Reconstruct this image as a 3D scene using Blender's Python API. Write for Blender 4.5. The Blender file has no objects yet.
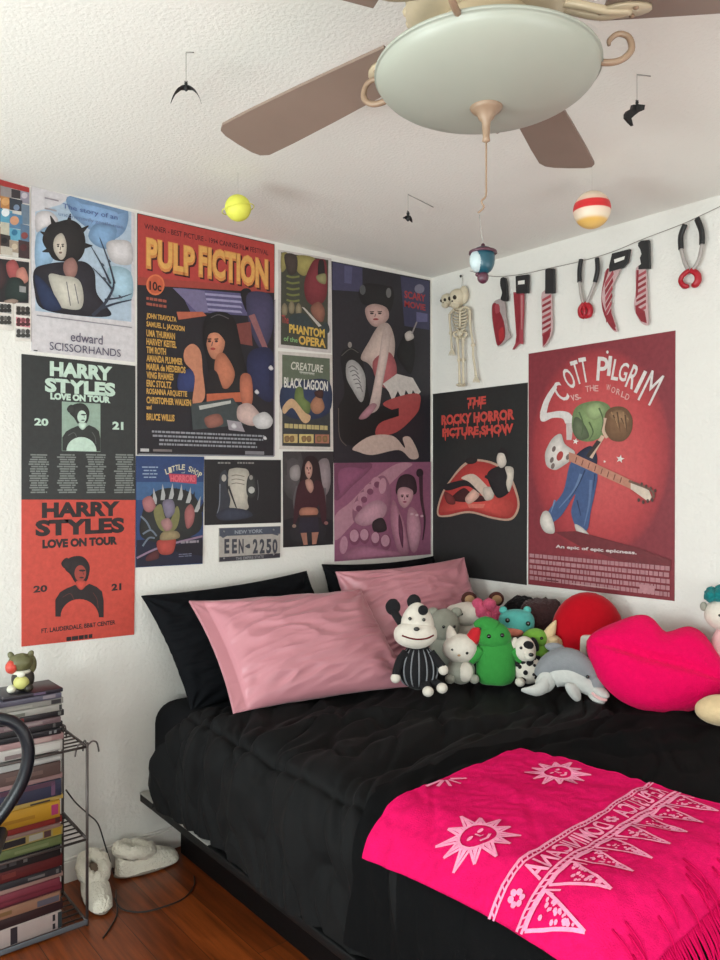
import bpy, bmesh, math, random
from mathutils import Vector, Matrix, Euler, noise
random.seed(7)
SC = bpy.context.scene
COL = SC.collection
PI = math.pi
# ------------------------------------------------------------------ camera model
F = 772.0
TH = math.radians(50.9)
VW = Vector((math.cos(TH), math.sin(TH), 0)); RT = Vector((math.sin(TH), -math.cos(TH), 0)); UP = Vector((0, 0, 1))
CAM = Vector((-2.728, -2.783, 1.425))
CEIL = 2.44
def ray(px, py): return VW + RT * ((px - 360) / F) + UP * ((480 - py) / F)
def atd(px, py, d): return CAM + ray(px, py) * d
def on_left(px, py, y=0.0): r = ray(px, py); return CAM + r * ((y - CAM.y) / r.y)
def on_right(px, py, x=0.0): r = ray(px, py); return CAM + r * ((x - CAM.x) / r.x)
def on_z(px, py, z): r = ray(px, py); return CAM + r * ((z - CAM.z) / r.z)
# ------------------------------------------------------------------ colour / materials
def lin(c):
    c = c / 255.0
    return c / 12.92 if c <= .04045 else ((c + .055) / 1.055) ** 2.4
def rgb(c, g=1.0):
    if isinstance(c, str):
        c = c.lstrip('#'); c = tuple(int(c[i:i + 2], 16) for i in (0, 2, 4))
    return tuple(min(.92, lin(v) * g) for v in c) + (1.0,)
MATS = {}
def mat(name, col, rough=.6, bump=0, bscale=80, bdist=.003, metal=0, sheen=0, var=0, vscale=8, spec=.5, stretch=None, coat=0, detail=3, g=1.0):
    if name in MATS: return MATS[name]
    m = bpy.data.materials.new(name); m.use_nodes = True
    nt = m.node_tree; b = nt.nodes['Principled BSDF']; N = nt.nodes.new; L = nt.links.new
    c = rgb(col, g) if not (isinstance(col, tuple) and len(col) == 4) else col
    b.inputs['Base Color'].default_value = c
    b.inputs['Roughness'].default_value = rough
    b.inputs['Metallic'].default_value = metal
    b.inputs['Specular IOR Level'].default_value = spec
    if coat: b.inputs['Coat Weight'].default_value = coat
    if sheen:
        b.inputs['Sheen Weight'].default_value = sheen
        b.inputs['Sheen Roughness'].default_value = .4
        b.inputs['Sheen Tint'].default_value = tuple(.5 + .5 * v for v in c[:3]) + (1,)
    tc = N('ShaderNodeTexCoord')
    vec = tc.outputs['Object']
    if stretch:
        mp = N('ShaderNodeMapping'); mp.inputs['Scale'].default_value = stretch
        L(vec, mp.inputs['Vector']); vec = mp.outputs['Vector']
    if var:
        n = N('ShaderNodeTexNoise'); n.inputs['Scale'].default_value = vscale; n.inputs['Detail'].default_value = 4
        L(vec, n.inputs['Vector'])
        r = N('ShaderNodeMix'); r.data_type = 'RGBA'
        r.inputs['A'].default_value = tuple(v * (1 - var) for v in c[:3]) + (1,)
        r.inputs['B'].default_value = tuple(min(1, v * (1 + var)) for v in c[:3]) + (1,)
        L(n.outputs['Fac'], r.inputs['Factor']); L(r.outputs['Result'], b.inputs['Base Color'])
    if bump:
        n2 = N('ShaderNodeTexNoise'); n2.inputs['Scale'].default_value = bscale; n2.inputs['Detail'].default_value = detail
        L(vec, n2.inputs['Vector'])
        bp = N('ShaderNodeBump'); bp.inputs['Strength'].default_value = bump; bp.inputs['Distance'].default_value = bdist
        L(n2.outputs['Fac'], bp.inputs['Height']); L(bp.outputs['Normal'], b.inputs['Normal'])
    MATS[name] = m
    return m
def print_mat(name, rough=.45, sheen=0, bump=0, bscale=90, spec=.4, uneven=.13):
    """printed colour, read from the mesh's own colour attribute"""
    if name in MATS: return MATS[name]
    m = mat(name, (200, 200, 200), rough, bump=bump, bscale=bscale, sheen=sheen, spec=spec)
    nt = m.node_tree; a = nt.nodes.new('ShaderNodeAttribute'); a.attribute_name = 'ink'
    # printed ink is a little uneven
    tc = nt.nodes.new('ShaderNodeTexCoord'); n = nt.nodes.new('ShaderNodeTexNoise'); n.inputs['Scale'].default_value = 48; n.inputs['Detail'].default_value = 5; n.inputs['Roughness'].default_value = .7
    mr = nt.nodes.new('ShaderNodeMapRange'); mr.inputs['From Min'].default_value = .3; mr.inputs['From Max'].default_value = .7; mr.inputs['To Min'].default_value = 1 - uneven; mr.inputs['To Max'].default_value = 1 + uneven
    mx = nt.nodes.new('ShaderNodeMix'); mx.data_type = 'RGBA'; mx.blend_type = 'MULTIPLY'; mx.inputs['Factor'].default_value = 1
    nt.links.new(tc.outputs['Object'], n.inputs['Vector']); nt.links.new(n.outputs['Fac'], mr.inputs['Value']); nt.links.new(a.outputs['Color'], mx.inputs['A']); nt.links.new(mr.outputs[0], mx.inputs['B'])
    nt.links.new(mx.outputs['Result'], nt.nodes['Principled BSDF'].inputs['Base Color'])
    if sheen: nt.nodes['Principled BSDF'].inputs['Sheen Tint'].default_value = (1, .6, .75, 1)
    return m
# ------------------------------------------------------------------ objects
def tag(o, label=None, cat=None, group=None, kind=None):
    if label: o['label'] = label
    if cat: o['category'] = cat
    if group: o['group'] = group
    if kind: o['kind'] = kind
    return o
def thing(name, label, cat, loc=(0, 0, 0), rz=0, group=None):
    o = bpy.data.objects.new(name, None); COL.objects.link(o); o.empty_display_size = .05
    o.location = loc; o.rotation_euler = (0, 0, rz)
    return tag(o, label, cat, group)
def root_of(o):
    while o.parent: o = o.parent
    return o
def obj(name, geos, m, parent=None, local=False, smooth=True, sub=0, loc=None, solid=None):
    """geos: list of (verts, faces) -> ONE mesh object; world coordinates unless local"""
    if isinstance(geos, tuple): geos = [geos]
    off = Vector((0, 0, 0))
    if parent is not None and not local: off = root_of(parent).location
    if parent is None: off = Vector(loc) if loc is not None else Vector((0, 0, 0))
    V = []; Fc = []; base = 0
    for v, f in geos:
        V += [tuple(Vector(p) - off) for p in v]
        Fc += [tuple(i + base for i in q) for q in f]
        base += len(v)
    me = bpy.data.meshes.new(name); me.from_pydata(V, [], Fc); me.update()
    bm = bmesh.new(); bm.from_mesh(me); bmesh.ops.recalc_face_normals(bm, faces=bm.faces); bm.to_mesh(me); bm.free()
    if smooth:
        for p in me.polygons: p.use_smooth = True
    for k in (m if isinstance(m, list) else [m]): me.materials.append(k)
    o = bpy.data.objects.new(name, me); COL.objects.link(o)
    if parent is not None: o.parent = parent
    else: o.location = off
    if solid:
        s = o.modifiers.new('thickness', 'SOLIDIFY'); s.thickness = solid; s.offset = -1
    if sub:
        s = o.modifiers.new('smooth', 'SUBSURF'); s.levels = sub; s.render_levels = sub
    return o
# ------------------------------------------------------------------ geometry
def box(c, s, bev=0, seg=2, rot=None):
    bm = bmesh.new(); bmesh.ops.create_cube(bm, size=1)
    for v in bm.verts: v.co = Vector((v.co.x * s[0], v.co.y * s[1], v.co.z * s[2]))
    if bev: bmesh.ops.bevel(bm, geom=bm.edges[:], offset=min(bev, min(s) * .49), segments=seg, affect='EDGES', profile=.5)
    M = Euler(rot).to_matrix() if rot else Matrix.Identity(3)
    out = [M @ v.co + Vector(c) for v in bm.verts]; bm.verts.index_update()
    f = [tuple(v.index for v in q.verts) for q in bm.faces]; bm.free()
    return out, f
def bx(a, b, bev=0, seg=2):
    return box([(a[i] + b[i]) / 2 for i in range(3)], [abs(b[i] - a[i]) for i in range(3)], bev, seg)
def ell(c, r, rot=(0, 0, 0), n=24, m=14, taper=0, bend=0, lump=0, ls=20, flat=0, power=1.0):
    """ellipsoid; taper narrows it to the top, lump adds a soft uneven surface"""
    M = Euler(rot).to_matrix(); V = []; Fc = []
    if isinstance(r, (int, float)): r = (r, r, r)
    for j in range(m + 1):
        ph = -PI / 2 + PI * j / m
        for i in range(n):
            t = 2 * PI * i / n
            cp = abs(math.cos(ph)) ** power; sp = math.copysign(abs(math.sin(ph)) ** power, math.sin(ph))
            x, y, z = cp * math.cos(t), cp * math.sin(t), sp
            if flat and z < -flat: z = -flat
            k = 1 - taper * z
            p = Vector((x * r[0] * k + bend * z * z * r[0], y * r[1] * k, z * r[2]))
            if lump: p *= 1 + lump * noise.noise(Vector((x, y, z)) * ls * .1 + Vector(c) * 7)
            V.append(M @ p + Vector(c))
    for j in range(m):
        for i in range(n):
            a = j * n + i; b = j * n + (i + 1) % n
            Fc.append((a, b, b + n, a + n))
    return V, Fc
def frames(pts, closed=False):
    T = []
    n = len(pts)
    for i in range(n):
        a = pts[(i - 1) % n] if (closed or i) else pts[0]
        b = pts[(i + 1) % n] if (closed or i < n - 1) else pts[-1]
        T.append((b - a).normalized())
    nrm = T[0].orthogonal().normalized(); out = []
    for t in T:
        nrm = (nrm - t * nrm.dot(t)).normalized()
        out.append((nrm, t.cross(nrm)))
    return out
def spline(pts, k=8, closed=False):
    P = [Vector(p) for p in pts]; n = len(P); out = []
    segs = n if closed else n - 1
    for i in range(segs):
        g = (lambda j: P[j % n]) if closed else (lambda j: P[max(0, min(n - 1, j))])
        p0, p1, p2, p3 = g(i - 1), g(i), g(i + 1), g(i + 2)
        for s in range(k):
            t = s / k
            out.append(.5 * ((2 * p1) + (p2 - p0) * t + (2 * p0 - 5 * p1 + 4 * p2 - p3) * t * t + (3 * p1 - p0 - 3 * p2 + p3) * t ** 3))
    if not closed: out.append(P[-1].copy())
    return out
def tube(pts, r, n=8, closed=False, k=0, flat=1.0):
    P = [Vector(p) for p in pts]
    R = r if isinstance(r, (list, tuple)) else [r] * len(P)
    if k:
        R2 = []
        N0 = len(P) if closed else len(P) - 1
        for i in range(N0):
            for s in range(k): R2.append(R[i] + (R[(i + 1) % len(P)] - R[i]) * s / k)
        if not closed: R2.append(R[-1])
        P = spline(P, k, closed); R = R2
    fr = frames(P, closed); V = []; Fc = []
    for p, q, (a, b) in zip(P, R, fr):
        for i in range(n):
            t = 2 * PI * i / n
            V.append(p + a * (math.cos(t) * q) + b * (math.sin(t) * q * flat))
    m = len(P)
    for j in range(m if closed else m - 1):
        for i in range(n):
            a = j * n + i; b = j * n + (i + 1) % n; c = ((j + 1) % m) * n
            Fc.append((a, b, c + (i + 1) % n, c + i))
    if not closed:
        Fc.append(tuple(range(n))); Fc.append(tuple((m - 1) * n + i for i in range(n)))
    return V, Fc
def lathe(prof, c=(0, 0, 0), n=40):
    V = []; Fc = []; c = Vector(c)
    for r, z in prof:
        for i in range(n):
            t = 2 * PI * i / n
            V.append(c + Vector((r * math.cos(t), r * math.sin(t), z)))
    for j in range(len(prof) - 1):
        for i in range(n):
            a = j * n + i; b = j * n + (i + 1) % n
            Fc.append((a, b, b + n, a + n))
    Fc.append(tuple(range(n))); Fc.append(tuple((len(prof) - 1) * n + i for i in range(n)))
    return V, Fc
def grid(fn, nu, nv):
    V = [fn(i / nu, j / nv) for j in range(nv + 1) for i in range(nu + 1)]
    Fc = [(j * (nu + 1) + i, j * (nu + 1) + i + 1, (j + 1) * (nu + 1) + i + 1, (j + 1) * (nu + 1) + i) for j in range(nv) for i in range(nu)]
    return V, Fc
def slab(pts, th, axis):
    """a flat outline (3-D points) given thickness th along axis"""
    n = len(pts); P = [Vector(p) for p in pts]; A = Vector(axis) * th
    V = P + [p + A for p in P]
    Fc = [tuple(range(n)), tuple(range(2 * n - 1, n - 1, -1))] + [(i, (i + 1) % n, n + (i + 1) % n, n + i) for i in range(n)]
    return V, Fc
# ------------------------------------------------------------------ print work on sheets
_glyph = {}
def glyphs(s, bold=.0, shear=0):
    key = (s, bold, shear)
    if key in _glyph: return _glyph[key]
    cu = bpy.data.curves.new('lettering', 'FONT'); cu.body = s; cu.offset = bold; cu.shear = shear; cu.resolution_u = 3; cu.fill_mode = 'FRONT'
    o = bpy.data.objects.new('lettering', cu); COL.objects.link(o)
    me = bpy.data.meshes.new_from_object(o.evaluated_get(bpy.context.evaluated_depsgraph_get()))
    v = [(p.co.x, p.co.y) for p in me.vertices]; f = [tuple(p.vertices) for p in me.polygons]
    bpy.data.objects.remove(o); bpy.data.curves.remove(cu); bpy.data.meshes.remove(me)
    x0 = min(p[0] for p in v); x1 = max(p[0] for p in v); y0 = min(p[1] for p in v); y1 = max(p[1] for p in v)  # covers darkened: the backlit shade at the rack is put into their colours
    v = [((p[0] - x0) / (x1 - x0), (p[1] - y0) / (y1 - y0)) for p in v]
    _glyph[key] = (v, f, (x1 - x0) / (y1 - y0))
    return _glyph[key]
def crom(pts, k=5, closed=True):
    return [(p.x, p.y) for p in spline([(a, b, 0) for a, b in pts], k, closed)]
def ink(c, g):
    # print colours a little less saturated, blacks lifted
    r = rgb(c, g); y = .3 * r[0] + .6 * r[1] + .1 * r[2]
    return tuple(v * .86 + y * .14 + .003 for v in r[:3]) + (1.0,)
class Sheet:
    """a printed sheet fixed to a wall: one mesh, colour per face. Coordinates are photo pixels projected on the wall."""
    def __init__(s, wall, quad, base, off=.002, gain=1.25, thick=.0015):
        s.wall = wall; s.off = off; s.V = []; s.F = []; s.C = []; s.g = gain; s.lay = 0; s.thick = thick = (off - .0003 if off < .01 else thick)
        pts = [s.P(*q) for q in quad]
        s.cen = pts
        n = len(pts)
        f = [s.W(p, 0) for p in pts]; b = [s.W(p, -thick) for p in pts]
        s.V += f + b
        s.F += [tuple(range(n)), tuple(range(2 * n - 1, n - 1, -1))] + [(i, n + i, n + (i + 1) % n, (i + 1) % n) for i in range(n)]
        s.C += [ink(base, gain)] * (n + 2)
    def P(s, px, py):
        if s.wall == 'A':
            p = on_left(px, py); return (p.x, p.z)
        p = on_right(px, py); return (-p.y, p.z)
    def W(s, p, lay):
        o = s.off + (lay if lay < 0 else 0) + (lay * .00007 if lay > 0 else 0)
        return Vector((p[0], -o, p[1])) if s.wall == 'A' else Vector((-o, -p[0], p[1]))
    def clip(s, poly):
        if len(s.cen) > 4: return poly
        Q = s.cen; area = sum(Q[i][0] * Q[(i + 1) % len(Q)][1] - Q[(i + 1) % len(Q)][0] * Q[i][1] for i in range(len(Q)))
        sg = 1 if area > 0 else -1
        for i in range(len(Q)):
            a, b = Q[i], Q[(i + 1) % len(Q)]
            side = lambda p: sg * ((b[0] - a[0]) * (p[1] - a[1]) - (b[1] - a[1]) * (p[0] - a[0]))
            out = []
            for j in range(len(poly)):
                p, q = poly[j], poly[(j + 1) % len(poly)]; sp, sq = side(p), side(q)
                if sp >= 0: out.append(p)
                if (sp >= 0) != (sq >= 0):
                    t = sp / (sp - sq); out.append((p[0] + (q[0] - p[0]) * t, p[1] + (q[1] - p[1]) * t))
            poly = out
            if len(poly) < 3: return []
        return poly
    def poly(s, pts, col, smooth=False, newlay=True):
        if newlay: s.lay += 1
        if smooth: pts = crom(pts)
        pts = s.clip([s.P(*p) for p in pts])
        if len(pts) < 3: return
        b = len(s.V); s.V += [s.W(p, s.lay) for p in pts]
        s.F.append(tuple(range(b, b + len(pts)))); s.C.append(ink(col, s.g))
    def blob(s, pts, col, lo=.72, hi=1.16):
        # airbrushed patch: darker rim blending to a lighter middle (only for shapes that are simple enough)
        P = crom(pts); cx = sum(p[0] for p in P) / len(P); cy = sum(p[1] for p in P) / len(P); n = len(P)
        sg = [(P[i][0] - cx) * (P[(i + 1) % n][1] - cy) - (P[(i + 1) % n][0] - cx) * (P[i][1] - cy) for i in range(n)]
        star = all(v > 0 for v in sg) or all(v < 0 for v in sg)
        c0 = ink(col, s.g); c = [tuple(min(.95, v * k) for v in c0[:3]) + (1.0,) for k in (lo, 1.0, hi)]
        s.poly(P, col)
        if not star:
            return
        s.C[-1] = c[0]
        s.lay += 1
        def ringpts(k): return [(cx + (p[0] - cx) * k, cy + (p[1] - cy) * k) for p in P]
        rings = [ringpts(.97), ringpts(.62), ringpts(.28)]
        for a in (0, 1):
            for i in range(n):
                q = [rings[a][i], rings[a][(i + 1) % n], rings[a + 1][(i + 1) % n], rings[a + 1][i]]
                W = [s.P(*p) for p in q]
                if any(not s.inside(w) for w in W): continue
                b = len(s.V); s.V += [s.W(w, s.lay) for w in W]; s.F.append((b, b + 1, b + 2, b + 3)); s.C.append([c[a], c[a], c[a + 1], c[a + 1]])
        if all(s.inside(s.P(*p)) for p in rings[2]):
            b = len(s.V); s.V += [s.W(s.P(*p), s.lay) for p in rings[2]]; s.F.append(tuple(range(b, b + n))); s.C.append(c[2])
    def inside(s, p):
        Q = s.cen
        if len(Q) > 4: return True
        v = [(Q[(i + 1) % 4][0] - Q[i][0]) * (p[1] - Q[i][1]) - (Q[(i + 1) % 4][1] - Q[i][1]) * (p[0] - Q[i][0]) for i in range(4)]
        return all(x >= -1e-9 for x in v) or all(x <= 1e-9 for x in v)
    def radial(s, cx, cy, levels, n=40):
        # levels: (rx, ry, colour) from the outside in, colours blending between them
        s.lay += 1
        R = [([(cx + rx * math.cos(2 * PI * i / n), cy + ry * math.sin(2 * PI * i / n)) for i in range(n)], ink(c, s.g)) for rx, ry, c in levels]
        for (A, ca), (B, cb) in zip(R, R[1:]):
            for i in range(n):
                W = [s.P(*p) for p in (A[i], A[(i + 1) % n], B[(i + 1) % n], B[i])]
                if any(not s.inside(w) for w in W): continue
                b = len(s.V); s.V += [s.W(w, s.lay) for w in W]; s.F.append((b, b + 1, b + 2, b + 3)); s.C.append([ca, ca, cb, cb])
        b = len(s.V); s.V += [s.W(s.P(*p), s.lay) for p in R[-1][0]]; s.F.append(tuple(range(b, b + n))); s.C.append(R[-1][1])
    def face(s, cx, cy, w, h, lip=(150, 60, 60), dark=(50, 34, 32), turn=0):
        # plain face: brows, eyes, nose shade, mouth
        for q in (-1, 1):
            x = cx + q * w * .23 + turn * w
            s.line([(x - w * .13, cy - h * .10), (x + w * .13, cy - h * .11)], h * .05, dark, False); s.el(x, cy - h * .02, w * .11, h * .045, dark)
        s.line([(cx + turn * w * 1.2, cy), (cx + turn * w * 1.3 - w * .05, cy + h * .16)], h * .035, tuple(int(v * .5 + 60) for v in dark), False)
        s.el(cx + turn * w, cy + h * .27, w * .17, h * .05, lip)
    def el(s, cx, cy, rx, ry, col, rot=0, n=20, newlay=True):
        c, q = math.cos(rot), math.sin(rot)
        s.poly([(cx + rx * math.cos(t) * c - ry * math.sin(t) * q, cy + rx * math.cos(t) * q + ry * math.sin(t) * c) for t in [2 * PI * i / n for i in range(n)]], col, newlay=newlay)
    def rect(s, x0, y0, x1, y1, col, newlay=True):
        """axis-level in the world: y given at the left edge"""
        if newlay: s.lay += 1
        a = s.P(x0, y0); c = s.P(x0, y1); d = s.P(x1, 480)
        b = len(s.V)
        s.V += [s.W(p, s.lay) for p in ((a[0], a[1]), (d[0], a[1]), (d[0], c[1]), (c[0], c[1]))]
        s.F.append((b, b + 1, b + 2, b + 3)); s.C.append(ink(col, s.g))
    def line(s, pts, w, col, smooth=True, newlay=True):
        if newlay: s.lay += 1
        if smooth and len(pts) > 2: 
            W = w
            pts0 = pts; pts = crom(pts, 5, False)
        n = len(pts); L = []; R = []
        for i, p in enumerate(pts):
            a = pts[max(0, i - 1)]; b = pts[min(n - 1, i + 1)]
            dx, dy = b[0] - a[0], b[1] - a[1]; l = math.hypot(dx, dy) or 1
            ww = (w if not isinstance(w, tuple) else w[0] + (w[1] - w[0]) * i / max(1, n - 1)) / 2
            L.append((p[0] - dy / l * ww, p[1] + dx / l * ww)); R.append((p[0] + dy / l * ww, p[1] - dx / l * ww))
        base = len(s.V); s.V += [s.W(s.P(*p), s.lay) for p in L + R]
        for i in range(n - 1):
            s.F.append((base + i, base + i + 1, base + n + i + 1, base + n + i)); s.C.append(ink(col, s.g))
    def text(s, t, x0, y0, x1, y1, col, bold=0, shear=0, newlay=True):
        """fit t into the level box whose left edge runs y0 (top) .. y1 (bottom)"""
        if newlay: s.lay += 1
        v, f, _ = glyphs(t, bold, shear)
        a = s.P(x0, y1); c = s.P(x0, y0); d = s.P(x1, 480); b = len(s.V)
        s.V += [s.W((a[0] + (d[0] - a[0]) * p[0], a[1] + (c[1] - a[1]) * p[1]), s.lay) for p in v]
        for q in f: s.F.append(tuple(b + i for i in q)); s.C.append(ink(col, s.g))
    def glyph_at(s, ch, cx, cy, w, h, rot, col, bold=.02):
        """a single letter in pixel space, turned by rot (degrees)"""
        v, f, _ = glyphs(ch, bold); b = len(s.V); c, q = math.cos(math.radians(rot)), math.sin(math.radians(rot))
        s.lay += 1
        pts = []
        for x, y in v:
            dx, dy = (x - .5) * w, (.5 - y) * h
            pts.append((cx + dx * c - dy * q, cy + dx * q + dy * c))
        s.V += [s.W(s.P(*p), s.lay) for p in pts]
        for g in f: s.F.append(tuple(b + i for i in g)); s.C.append(ink(col, s.g))
    def greek(s, x0, y0, x1, y1, rows, col, fill=.6, ragged=0, center=False, wmin=2, wmax=7):
        """rows of small print too fine to read"""
        s.lay += 1
        rnd = random.Random(int(x0 * 31 + y0 * 7))
        h = (y1 - y0) / rows
        for k in range(rows):
            xa, xb = x0, x1
            if ragged:
                cut = rnd.random() * ragged * (x1 - x0)
                if center: xa += cut / 2; xb -= cut / 2
                else: xb -= cut
            x = xa
            while x < xb - 1:
                w = min(rnd.uniform(wmin, wmax), xb - x)
                # keep rows level with the wall: y is given at the left edge
                fy = s.P(x0, y0 + k * h)[1]; fy2 = s.P(x0, y0 + k * h + h * fill)[1]
                b = len(s.V)
                X0, X1 = s.P(x, 480)[0], s.P(x + w, 480)[0]
                s.V += [s.W(p, s.lay) for p in ((X0, fy), (X1, fy), (X1, fy2), (X0, fy2))]
                s.F.append((b, b + 1, b + 2, b + 3)); s.C.append(ink(col, s.g))
                x += w + rnd.uniform(.5, .9)
    def done(s, name, label, cat, group=None, m=None):
        n = 4
        cen = s.cen; c = (sum(p[0] for p in cen) / len(cen), sum(p[1] for p in cen) / len(cen))
        loc = s.W(c, 0)
        me = bpy.data.meshes.new(name)
        me.from_pydata([tuple(v - loc) for v in s.V], [], s.F); me.update()
        at = me.color_attributes.new('ink', 'FLOAT_COLOR', 'CORNER')
        for p, c in zip(me.polygons, s.C):
            for k, li in enumerate(p.loop_indices): at.data[li].color = c[k] if isinstance(c, list) else c
        me.materials.append(m or print_mat('printed_paper'))
        o = bpy.data.objects.new(name, me); COL.objects.link(o); o.location = loc
        return tag(o, label, cat, group)
E_WIN, E_FILL_WIN, E_BACK_FILL, EXPO, G_LEFT, G_RIGHT, SPREAD = 68, 70, 28, -.1, .88, .88, 170
# ================================================================== ROOM
WX, WY = -3.95, -3.75           # far sides of the room (behind / left of the camera)
wallm = mat('painted_plaster', (227, 224, 218), .75, bump=.55, bscale=75, bdist=.006, spec=.25, detail=4)
ceilm = mat('textured_ceiling_paint', (235, 232, 225), .85, bump=.42, bscale=100, bdist=.006, spec=.2, detail=4)
trimm = mat('white_trim_paint', (226, 220, 214), .45, spec=.4)
def struct(name, geos, m, smooth=False):
    return tag(obj(name, geos, m, None, smooth=smooth), kind='structure')
struct('wall_left', bx((WX - .1, 0, -.1), (.1, .1, CEIL + .1)), wallm)
struct('wall_right', bx((0, WY - .1, -.1), (.1, 0, CEIL + .1)), wallm)
struct('wall_back', bx((WX - .1, WY - .1, -.1), (0, WY, CEIL + .1)), wallm)
WIN = (-1.85, -.55, .60, 1.65)   # window opening y0,y1,z0,z1 in the wall opposite the right one
FILL_WIN = (-3.55, -2.55, .60, 1.65)  # second opening, unseen, added to bring in fill light
struct('wall_window', [bx((WX - .1, WY, -.1), (WX, FILL_WIN[0], CEIL + .1)), bx((WX - .1, FILL_WIN[1], -.1), (WX, WIN[0], CEIL + .1)), bx((WX - .1, FILL_WIN[0], -.1), (WX, FILL_WIN[1], FILL_WIN[2])), bx((WX - .1, FILL_WIN[0], FILL_WIN[3]), (WX, FILL_WIN[1], CEIL + .1)), bx((WX - .1, WIN[1], -.1), (WX, 0, CEIL + .1)),
                       bx((WX - .1, WIN[0], -.1), (WX, WIN[1], WIN[2])), bx((WX - .1, WIN[0], WIN[3]), (WX, WIN[1], CEIL + .1))], wallm)
struct('ceiling', bx((WX - .1, WY - .1, CEIL), (.1, .1, CEIL + .1)), ceilm)
# floor: reddish laminate planks running along the bed
def floor_mat():
    m = mat('laminate_planks', (128, 62, 26), .32, spec=.5); nt = m.node_tree; N = nt.nodes.new; L = nt.links.new
    b = nt.nodes['Principled BSDF']; tc = N('ShaderNodeTexCoord'); mp = N('ShaderNodeMapping'); mp.inputs['Rotation'].default_value = (0, 0, PI / 2)
    L(tc.outputs['Object'], mp.inputs['Vector'])
    br = N('ShaderNodeTexBrick'); br.inputs['Scale'].default_value = 1; br.inputs['Brick Width'].default_value = 1.25; br.inputs['Row Height'].default_value = .125
    br.inputs['Mortar Size'].default_value = .0012; br.offset = .37
    br.inputs['Color1'].default_value = rgb((150, 74, 30)); br.inputs['Color2'].default_value = rgb((120, 56, 22)); br.inputs['Mortar'].default_value = rgb((58, 26, 12))
    L(mp.outputs['Vector'], br.inputs['Vector'])
    m2 = N('ShaderNodeMapping'); m2.inputs['Scale'].default_value = (38, 2.2, 1); L(tc.outputs['Object'], m2.inputs['Vector'])
    n = N('ShaderNodeTexNoise'); n.inputs['Scale'].default_value = 1; n.inputs['Detail'].default_value = 6; n.inputs['Roughness'].default_value = .65; L(m2.outputs['Vector'], n.inputs['Vector'])
    cr = N('ShaderNodeValToRGB'); cr.color_ramp.elements[0].position = .32; cr.color_ramp.elements[0].color = (.42, .38, .34, 1); cr.color_ramp.elements[1].position = .7; cr.color_ramp.elements[1].color = (1.25, 1.2, 1.15, 1)
    L(n.outputs['Fac'], cr.inputs['Fac'])
    mx = N('ShaderNodeMix'); mx.data_type = 'RGBA'; mx.blend_type = 'MULTIPLY'; mx.inputs['Factor'].default_value = 1
    L(br.outputs['Color'], mx.inputs['A']); L(cr.outputs['Color'], mx.inputs['B']); L(mx.outputs['Result'], b.inputs['Base Color'])
    bp = N('ShaderNodeBump'); bp.inputs['Strength'].default_value = .12; bp.inputs['Distance'].default_value = .002; L(n.outputs['Fac'], bp.inputs['Height']); L(bp.outputs['Normal'], b.inputs['Normal'])
    return m
struct('floor', bx((WX - .1, WY - .1, -.1), (.1, .1, 0)), floor_mat())
struct('baseboard_left', [bx((WX, -.014, 0), (-.015, 0, .075), .003), bx((WX, -.011, .075), (-.015, 0, .085), .003)], trimm)
struct('baseboard_right', [bx((-.014, WY, 0), (0, 0, .075), .003), bx((-.011, WY, .075), (0, 0, .085), .003)], trimm)
def win_frame(WIN): return [bx((WX - .08, WIN[0], WIN[2]), (WX + .015, WIN[0] + .05, WIN[3])), bx((WX - .08, WIN[1] - .05, WIN[2]), (WX + .015, WIN[1], WIN[3])),
     bx((WX - .08, WIN[0], WIN[2]), (WX + .03, WIN[1], WIN[2] + .05)), bx((WX - .08, WIN[0], WIN[3] - .05), (WX + .015, WIN[1], WIN[3])),
     bx((WX - .06, WIN[0], (WIN[2] + WIN[3]) / 2 - .02), (WX - .02, WIN[1], (WIN[2] + WIN[3]) / 2 + .02))]
w = struct('window_1', win_frame(WIN), trimm); w2 = struct('added_fill_window', win_frame(FILL_WIN), trimm)  # the second frame belongs to the added fill window
gm = bpy.data.materials.new('window_glass'); gm.use_nodes = True
nt = gm.node_tree; nt.nodes.clear(); o_ = nt.nodes.new('ShaderNodeOutputMaterial'); t_ = nt.nodes.new('ShaderNodeBsdfTransparent'); g_ = nt.nodes.new('ShaderNodeBsdfGlossy'); x_ = nt.nodes.new('ShaderNodeMixShader')
g_.inputs['Roughness'].default_value = .02; x_.inputs[0].default_value = .06
nt.links.new(t_.outputs[0], x_.inputs[1]); nt.links.new(g_.outputs[0], x_.inputs[2]); nt.links.new(x_.outputs[0], o_.inputs[0])
pane = obj('pane', bx((WX - .045, WIN[0] + .04, WIN[2] + .04), (WX - .04, WIN[1] - .04, WIN[3] - .04)), gm, w, smooth=False); pane2 = obj('pane', bx((WX - .045, FILL_WIN[0] + .04, FILL_WIN[2] + .04), (WX - .04, FILL_WIN[1] - .04, FILL_WIN[3] - .04)), gm, w2, smooth=False)
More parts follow.
